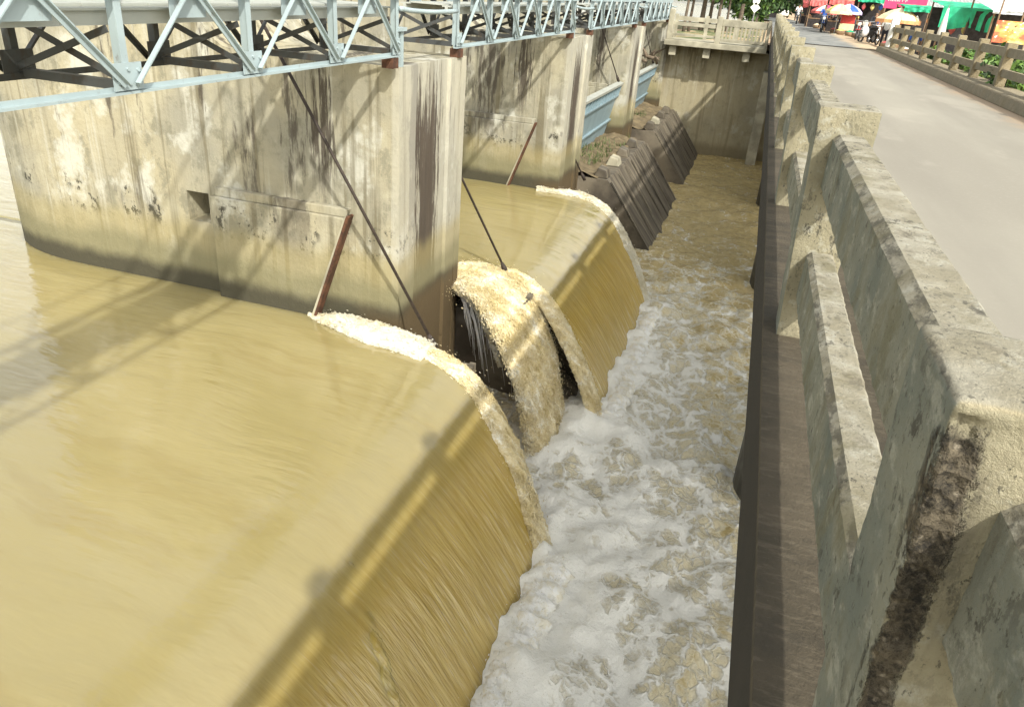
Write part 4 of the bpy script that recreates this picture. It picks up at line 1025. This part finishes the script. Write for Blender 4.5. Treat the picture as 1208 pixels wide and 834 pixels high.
def standing(ph=0.):
    j = dict(pelvis=(0, 0, .92), belly=(0, 0, 1.08), chest=(0, 0, 1.28), neck=(0, .01, 1.45), head=(0, .03, 1.58), top=(0, .02, 1.67))
    for s_, n in ((-1, 'l'), (1, 'r')):
        j.update({'sh'+n: (s_*.19, 0, 1.38), 'el'+n: (s_*.25, .02+.1*ph, 1.11), 'wr'+n: (s_*.24, .12+.2*ph, .92), 'ha'+n: (s_*.23, .16+.2*ph, .86),
                  'hi'+n: (s_*.10, 0, .89), 'kn'+n: (s_*.11, .03+s_*ph*.12, .49), 'an'+n: (s_*.11, 0+s_*ph*.15, .09), 'to'+n: (s_*.12, .14+s_*ph*.15, .04)})
    return j
PI = math.pi
b = atz(968, 38.5, .03); motorcycle((b.x, b.y, .035), PI, 'bluecloth', 'motorcycle under the rider in blue on the asphalt edge')
person((b.x, b.y, .035), PI, riding(), 'bluecloth', 'trouser', 'person in a bright blue jacket riding a motorcycle towards the bridge')
b = atz(939, 29, .03); motorcycle((b.x, b.y, .035), PI, 'black', 'dark motorcycle under the rider in white on the far road')
person((b.x, b.y, .035), PI, riding(), 'bagwhite', 'trouser', 'person in a white shirt riding a motorcycle on the far road')
b = at(1022, 49, 46.5); motorcycle((b.x, 46.5, gz(b.x, 46.5)), 2.5, 'black', 'black motorcycle parked at the railing end with a white bag')
m = MB()
m.grid(lambda u, v: (lambda th, ph: (.20*math.sin(th)*math.cos(ph)*(1+.15*math.sin(5*ph)), .16*math.sin(th)*math.sin(ph), .30*math.cos(th)*(1 if math.cos(th) > 0 else .8)))(u*PI, v*2*PI), 14, 18)
bg_ = m.obj('shopping_bag', 'bagwhite', smooth=True); bp = at(1020, 38, 46.0); bg_.location = bp; tag(bg_, 'bulging white bag hanging on the parked motorcycle', 'bag')
b = at(1011, 47, 49.5); motorcycle((b.x, 49.5, gz(b.x, 49.5)), 2.9, 'red', 'red motorcycle parked behind the one with the white bag')
b = at(1030, 46, 50.5); motorcycle((b.x, 50.5, gz(b.x, 50.5)), 3.4, 'black', 'black motorcycle parked behind the white railing end post')
b = at(1028, 44, 51.5); person((b.x, 51.5, gz(b.x, 51.5)), 2.8, standing(.3), 'trouser', 'trouser', 'person in dark clothes standing among the parked motorcycles')
for px, Y, sh, lab in ((982, 64, 'white', 'person in a pale shirt standing under the pink parasol'), (990, 60, 'redcloth', 'person in red beside the red stall box'), (1006, 57, 'yellow', 'person in yellow beside the red stall box'), (957, 76, 'trouser', 'person in dark clothes at the far stalls')):
    b = at(px, 30, Y); person((b.x, Y, gz(b.x, Y)), random.uniform(0, 6), standing(random.uniform(-.5, .5)), sh, 'trouser', lab)
def car(loc, rz, lab):
    t = thing('car', lab, 'car', loc, None, rz)
    m = MB(); m.prism([(-.82, .25), (.82, .25), (.86, .6), (.80, .88), (-.80, .88), (-.86, .6)], -2.1, 2.1); m.obj('body', 'white', t, bevel=.08)
    m = MB(); m.add([(-.76, -1.7, .88), (.76, -1.7, .88), (.76, 1.0, .88), (-.76, 1.0, .88), (-.6, -1.3, 1.42), (.6, -1.3, 1.42), (.6, .35, 1.42), (-.6, .35, 1.42)], [(4, 5, 6, 7), (0, 1, 5, 4), (1, 2, 6, 5), (2, 3, 7, 6), (3, 0, 4, 7)]); m.obj('cabin', 'white', t, bevel=.05)
    m = MB(); m.add([(-.62, .99, .93), (.62, .99, .93), (.53, .47, 1.36), (-.53, .47, 1.36)], [(0, 1, 2, 3)]); o = m.obj('windscreen', 'glass', t); o.location.y = .02; o.location.z = .02
    for s_ in (-1, 1):
        m = MB(); m.box(s_*.62-.14, s_*.62+.14, 2.1, 2.13, .6, .74); m.obj('headlight', 'chrome', t)
        for y in (-1.3, 1.3):
            m = MB(); m.tube([(s_*.70, y, .31), (s_*.88, y, .31)], .31, 16); m.obj('wheel', 'black', t, smooth=True)
b = atz(921, 21, .03); car((b.x, b.y, .03), PI, 'small white car far down the road')
# ================================================================== MARKET STALLS
def parasol(px, py, Y, rad, lab, cols, ht=None, group='market parasols', drop=.32):
    c = at(px, py, Y); gzv = gz(c.x, Y); t = thing('parasol', lab, 'parasol', (c.x, Y, gzv), group); z = c.z-gzv
    m = MB(); n = 8
    for i in range(n):
        a0, a1 = 2*PI*i/n, 2*PI*(i+1)/n; mi = i % len(cols)
        for r0, z0, r1, z1 in ((.0, z+drop, .45, z+drop*.72), (.45, z+drop*.72, .8, z+drop*.34), (.8, z+drop*.34, 1., z), (1., z, 1.01, z-.14)):
            q = [(math.cos(a)*r*rad, math.sin(a)*r*rad, zz) for r, zz, a in ((r0, z0, a0), (r1, z1, a0), (r1, z1-(.03 if r1 >= 1 else 0), a1), (r0, z0, a1))]
            m.add(q, [(0, 1, 2, 3)], mi)
            if r1 > 1: m.mi[-1] = 0 if len(cols) == 1 else len(cols)-1
    m.obj('canopy', cols, t, smooth=False)
    m = MB(); m.tube([(0, 0, 0), (0, 0, z+drop+.05)], .025, 8); m.obj('pole', 'chrome', t)
    for i in range(n):
        a = 2*PI*i/n; m = MB(); m.bar((0, 0, z+drop*.5), (math.cos(a)*rad*.8, math.sin(a)*rad*.8, z+drop*.28), .012, .012); m.obj('rib', 'chrome', t)
    m = MB(); m.tube([(0, 0, 0), (0, 0, .08)], [.25, .22], 12); m.obj('base', 'palecon', t)
def stall(x0, x1, y0, y1, ztop, lab, cloth, tilt=.35, drop=0., goods=True, posts='wood', counter='wood', front=None):
    xm, ym = (x0+x1)/2, (y0+y1)/2; g = gz(xm, ym); t = thing('market_stall', lab, 'stall', (xm, ym, g), 'market stalls'); w2, d2 = (x1-x0)/2, (y1-y0)/2; h = ztop-g
    for sx in (-1, 1):
        for sy in (-1, 1):
            m = MB(); m.tube([(sx*w2*.96, sy*d2*.96, -.1), (sx*w2*.96, sy*d2*.96, h+(tilt if sy > 0 else 0))], .035, 6); m.obj('post', posts, t)
    m = MB()
    def f(u, v): 
        sag = -.10*math.sin(u*PI*3)**2*math.sin(v*PI)-.05*noise.noise(Vector((u*6+x0, v*5, 1)))
        return ((u-.5)*2*w2*1.06, (v-.5)*2*d2*1.08, h+tilt*v+.02+sag)
    m.grid(f, 24, 10); m.obj('canopy', cloth, t, smooth=True)
    if drop:
        m = MB(); m.grid(lambda u, v: ((u-.5)*2*w2*1.07, -d2*1.09+.04*math.sin(u*40)*v+.05*noise.noise(Vector((u*9, v*2, x0))), h+.03-drop*v*(1+.08*math.sin(u*9))), 60, 6); m.obj('valance', front or cloth, t, smooth=True)
    m = MB(); m.box(-w2*.9, w2*.9, -d2*.7, -d2*.1, .70, .76)
    m.obj('counter', counter, t)
    m = MB(); m.box(-w2*.88, w2*.88, -d2*.68, -d2*.66, .0, .69); m.obj('counter_front', 'darkin', t)
    m = MB(); m.box(-w2*.95, w2*.95, d2*.93, d2*.95, 0, h); m.obj('interior_back', 'darkin', t)  # near-black back panel standing in for the shaded stall interior
    return t, w2, d2, h
goods_m = ['redcloth', 'yellow', 'green', 'white', 'orange', 'bluecloth', 'cream']
def crates(t_loc, n, w2, z, y, lab):
    for i in range(n):
        x = -w2*.8+i*(1.6*w2)/max(1, n-1)
        c = thing('goods_crate', lab, 'crate', (t_loc[0]+x, t_loc[1]+y, t_loc[2]+z), 'goods crates on the stall counters')
        m = MB(); m.box(-.2, .2, -.15, .15, .001, .03); 
        for q in ((-.2, .2, -.15, -.13), (-.2, .2, .13, .15), (-.2, -.18, -.129, .129), (.18, .2, -.129, .129)): m.box(q[0], q[1], q[2], q[3], .031, .16)
        tm = ['wood', 'white', 'bluecloth'][i % 3]; m.obj('tray', tm, c)
        pm = goods_m[(i*2+len(lab)) % 7]; c['label'] = {'wood': 'wooden', 'white': 'white', 'bluecloth': 'blue'}[tm]+' '+lab+' heaped with '+{'redcloth': 'red', 'yellow': 'yellow', 'green': 'green', 'white': 'white', 'orange': 'orange', 'bluecloth': 'blue', 'cream': 'cream'}[pm]+' goods'
        m = MB(); m.grid(lambda u, v: (-.17+.34*u, -.12+.24*v, .13+.10*math.sin(u*PI)*math.sin(v*PI)+.03*noise.noise(Vector((u*9, v*7, i)))), 8, 6); m.obj('produce', pm, c, smooth=True)
def px_stall(pxa, pxb, pytop, Y, depth, lab, cloth, **k):
    a, b_ = at(pxa, pytop, Y), at(pxb, pytop, Y)
    nc = k.pop('nc', 3); cl = k.pop('cl', None)
    t, w2, d2, h = stall(a.x, b_.x, Y, Y+depth, (a.z+b_.z)/2, lab, cloth, **k)
    if cl: crates(t.location, nc, w2, .762, -d2*.4, cl)
    return t
px_stall(1114, 1175, 11, 37.5, 3.0, 'stall behind the railing hung with a bright green net', 'green', drop=.78, tilt=.25, nc=5, cl='goods crate on the counter under the green net')
px_stall(1068, 1111, 10, 43, 3.0, 'stall with a low flat dark green awning beside the orange parasol', 'green', drop=.22, tilt=.12, nc=4, cl='goods crate under the low dark green awning')
px_stall(1014, 1048, -1, 57, 3.0, 'dark stall under a green awning behind the motorcycles', 'green', drop=.25, tilt=.2, nc=3, cl='goods crate under the green awning behind the motorcycles')
px_stall(980, 1014, 1, 62, 3.2, 'stall with a faded orange-pink awning beside the red box', 'orange', drop=.35, tilt=.3, front='redcloth', nc=3, cl='goods crate under the orange-pink awning')
px_stall(957, 981, 2, 70, 3.2, 'stall with a red awning beyond the pink parasol', 'redcloth', drop=.4, tilt=.3, nc=2, cl='goods crate under the red awning')
px_stall(948, 959, 5, 82, 3.2, 'farthest stall with a faded red awning by the road', 'redcloth', drop=.35, tilt=.3, nc=2, cl='goods crate under the farthest awning')
parasol(1060, 24, 43.5, 1.02, 'cream and orange parasol behind the railing end post', ['cream', 'cream', 'cream', 'cream', 'cream', 'cream', 'cream', 'orange'], drop=.55)
parasol(974, 14, 60, .95, 'pink and white parasol behind the rider in blue', ['redcloth', 'white', 'pink', 'redcloth'], drop=.42)
parasol(990, 14, 56, .8, 'pale green and yellow parasol next to the lilac one', ['yellow', 'cream', 'palegreen', 'cream'], drop=.45)
parasol(1001, 14, 57, .85, 'lilac and blue parasol over the red box', ['purple', 'white', 'bluecloth', 'purple'], drop=.45)
# closed white parasol
c = at(1112, 34, 35.5); t = thing('parasol', 'closed white parasol standing at the corner of the green net stall', 'parasol', (c.x, 35.5, gz(c.x, 36)), 'market parasols'); z1 = at(1117, 10, 35.5).z-t.location.z
m = MB(); m.tube([(0, 0, 0), (0, 0, z1+.1)], .02, 6); m.obj('pole', 'chrome', t)
m = MB(); m.tube([(0, 0, z1-1.1), (0, 0, z1-.9), (0, 0, z1-.5), (0, 0, z1)], [.13, .15, .10, .03], 10); m.obj('folded_canopy', 'white', t, smooth=True)
# red box stall
c = at(998, 32, 57); g_ = gz(c.x, 57); t = thing('food_cart', 'red box food cart with a cream front under the lilac parasol', 'cart', (c.x, 57, g_))
m = MB(); m.box(-.42, .42, -.3, .3, .72, 1.35); m.obj('box', 'red', t, bevel=.03)
m = MB(); m.box(-.45, .45, -.33, .33, .30, .718); m.obj('cabinet', 'cream', t, bevel=.02)
for sx in (-1, 1):
    m = MB(); m.tube([(sx*.40, 0, .22), (sx*.47, 0, .22)], .22, 14); m.obj('wheel', 'black', t)
# orange and yellow banner stall front at the right edge
a, b_ = at(1169, 50, 33.0), at(1250, 50, 33.0); zt_ = at(1190, 27, 33.0).z
t = thing('banner', 'orange, red and yellow printed banner along a stall front', 'banner', ((a.x+b_.x)/2, 33.0, a.z)); w2 = (b_.x-a.x)/2; hh = zt_-a.z+.05
def m_banner():
    q = NT('banner_print'); n1 = q.noise((1.6, 1, 2.6), 4, .6); n2 = q.noise((4.5, 1, 7), 3, .6, loc=(3, 3, 3))
    col = q.mix(q.sm(n1, .40, .5), (.72, .12, .06), (.78, .36, .10)); col = q.mix(q.sm(n1, .53, .58), col, (.80, .70, .25)); col = q.mix(q.sm(n2, .60, .63), col, (.82, .80, .72)); col = q.mix(q.sm(n2, .36, .33), col, (.20, .07, .04))
    return q.out(col, .5)
MAT['banner'] = m_banner()
m = MB(); m.grid(lambda u, v: ((u-.5)*2*w2, .03*math.sin(u*14), hh*v), 20, 4); m.obj('sheet', 'banner', t, smooth=True)
for s_ in (-1, -.3, .4, 1):
    m = MB(); m.tube([(s_*w2, .05, -1.2), (s_*w2, .05, hh+1.1)], .03, 6); m.obj('post', 'wood', t)
t_ = px_stall(1172, 1262, 17, 33.5, 4, 'stall with a pale tin roof behind the printed banner', 'tinlight', tilt=.5, drop=.10)
# pink sign with white lettering strokes
c = at(1069, 2, 52); t = thing('shop_sign', 'pink shop sign with two rows of white lettering above the orange parasol', 'sign', (c.x, 52, gz(c.x, 52)))
k_ = 52/FPX; zc_ = c.z-t.location.z; w2 = 19*k_; h2 = 9*k_
m = MB(); m.box(-w2, w2, -.03, .03, zc_-h2+.1, zc_+h2+.1); m.obj('panel', 'pink', t)
for s_ in (-1, 1):
    m = MB(); m.box(s_*w2*.9-.03, s_*w2*.9+.03, -.029, .03, 0, zc_-h2+.098); m.obj('post', 'wood', t)
rr = random.Random(3)
for row, (x0, x1, zz, hgt) in enumerate(((-.60, .80, 2.0, .17), (-.85, .0, -2.6, .13))):
    x = x0*w2
    while x < x1*w2:
        wd = rr.uniform(.06, .13); m = MB()
        z0 = zc_+zz*k_+.1; hh = hgt*rr.uniform(.7, 1.1)
        m.box(x, x+.025, -.042, -.032, z0, z0+hh); m.box(x+.026, x+wd, -.042, -.032, z0+hh-.035, z0+hh)
        if rr.random() < .6: m.box(x+wd-.025, x+wd, -.042, -.032, z0, z0+hh-.037)
        m.obj('lettering', 'white', t); x += wd+.05
# tin-roofed sheds behind
def shed(pxa, pxb, pytop, Y, depth, lab, roof, wall):
    a, b_ = at(pxa, pytop, Y), at(pxb, pytop, Y); xm = (a.x+b_.x)/2; g = gz(xm, Y); t = thing('shed', lab, 'shed', (xm, Y, g), 'sheds behind the market'); w2 = (b_.x-a.x)/2; h = a.z-g
    m = MB(); m.box(-w2*.96, w2*.96, .4, depth, -.2, h-.02); m.obj('wall', wall, t)
    m = MB(); n = max(24, int(w2*2/.10))
    m.grid(lambda u, v: ((u-.5)*2*w2*1.04, -.3+v*(depth+.3), h+.015*math.cos(u*n*PI)+v*1.3), n, 3); m.obj('roof', roof, t)
    m = MB(); m.grid(lambda u, v: ((u-.5)*2*w2*1.04, -.3+v*(depth+.3), h-.03+.015*math.cos(u*n*PI)+v*1.3), n, 3); m.obj('roof_underside', 'tin', t)
    for i in range(max(1, int(w2))):
        x = -w2*.8+i*1.6; m = MB(); m.box(x, x+.8, .37, .398, .0, 1.9); m.obj('door', 'darkin', t)
shed(1086, 1180, 8, 54, 6, 'grey tin-roofed shed behind the green net stall', 'tin', 'palecon')
shed(1176, 1300, 6, 46, 6, 'pale tin-roofed shed at the end of the market row', 'tinlight', 'palecon')
shed(1040, 1090, 9, 70, 6, 'brown shed behind the pink sign', 'tin', 'wood')
shed(985, 1040, 6, 86, 6, 'dark shed behind the market awnings', 'tin', 'wood')
# pale blue awning over the far road edge
px_stall(909, 921, 5, 105, 3, 'small pale blue awning by the far road edge', 'tinlight', tilt=.2, drop=.3)


# ---- clutter: baskets, sacks, hanging goods and extra shoppers
rc = random.Random(21)
def basket(x, y, z, r, col, lab):
    t = thing('basket', lab, 'basket', (x, y, z), 'baskets and sacks on the market ground')
    m = MB(); m.tube([(0, 0, 0), (0, 0, .14), (0, 0, .28)], [r*.75, r*.95, r], 14); m.obj('body', 'wood', t, smooth=True)
    m = MB(); m.grid(lambda u, v: (r*.9*u*math.cos(v*2*PI), r*.9*u*math.sin(v*2*PI), .285+.10*(1-u*u)+.02*noise.noise(Vector((u*8, v*20, x)))), 5, 16); m.obj('produce', col, t, smooth=True)
names_ = {'redcloth': 'red', 'yellow': 'yellow', 'green': 'green', 'white': 'white', 'orange': 'orange', 'cream': 'cream'}
for i, (px, Y, where) in enumerate(((984, 58, 'by the pink parasol'), (992, 56, 'in front of the red cart'), (1004, 55, 'beside the red cart'), (1012, 54, 'before the dark green-awning stall'), (975, 63, 'beyond the pink parasol'), (963, 68, 'before the red awning'), (1052, 42, 'under the orange parasol'), (1068, 42, 'at the foot of the orange parasol pole'))):
    b_ = at(px, 34, Y); k_ = list(names_)[i % 6]; basket(b_.x, Y, gz(b_.x, Y), rc.uniform(.22, .34), k_, 'round basket of '+names_[k_]+' goods '+where)
for i, (px, py, Y, where) in enumerate(((1020, 5, 57.2, 'under the green awning'), (1030, 6, 57.2, 'under the green awning'), (1040, 6, 57.2, 'under the green awning'), (986, 9, 62, 'under the orange-pink awning'), (996, 9, 62, 'under the orange-pink awning'), (1008, 9, 62, 'under the orange-pink awning'), (1125, 30, 37.8, 'under the green net'), (1140, 31, 37.8, 'under the green net'), (1158, 32, 37.8, 'under the green net'), (1082, 20, 43.2, 'under the low dark green awning'), (1098, 21, 43.2, 'under the low dark green awning'))):
    c_ = at(px, py, Y); k_ = ['redcloth', 'yellow', 'bluecloth', 'white', 'orange', 'purple'][i % 6]
    t = thing('hanging_goods', {'redcloth': 'red', 'yellow': 'yellow', 'bluecloth': 'blue', 'white': 'white', 'orange': 'orange', 'purple': 'lilac'}[k_]+' bundle of goods hanging '+where, 'goods', c_, 'goods hanging from the awnings')
    m = MB(); m.tube([(0, 0, .05), (0, 0, .4)], .008, 5); m.obj('string', 'black', t)
    m = MB(); m.grid(lambda u, v: (.13*math.sin(u*PI)*math.cos(v*2*PI)*(1+.2*math.sin(v*31)), .10*math.sin(u*PI)*math.sin(v*2*PI), .05-.42*u), 8, 14); m.obj('bundle', k_, t, smooth=True)
for px, Y, sh, lab in ((1047, 47, 'white', 'person in white standing beside the orange parasol'), (1085, 41.5, 'bluecloth', 'person in blue behind the railing under the low green awning'), (1150, 36.6, 'orange', 'person in orange in front of the green net'), (1000, 66, 'trouser', 'person in dark clothes under the orange-pink awning')):
    b_ = at(px, 30, Y); person((b_.x, Y, gz(b_.x, Y)), rc.uniform(0, 6), standing(rc.uniform(-.5, .5)), sh, 'trouser', lab)
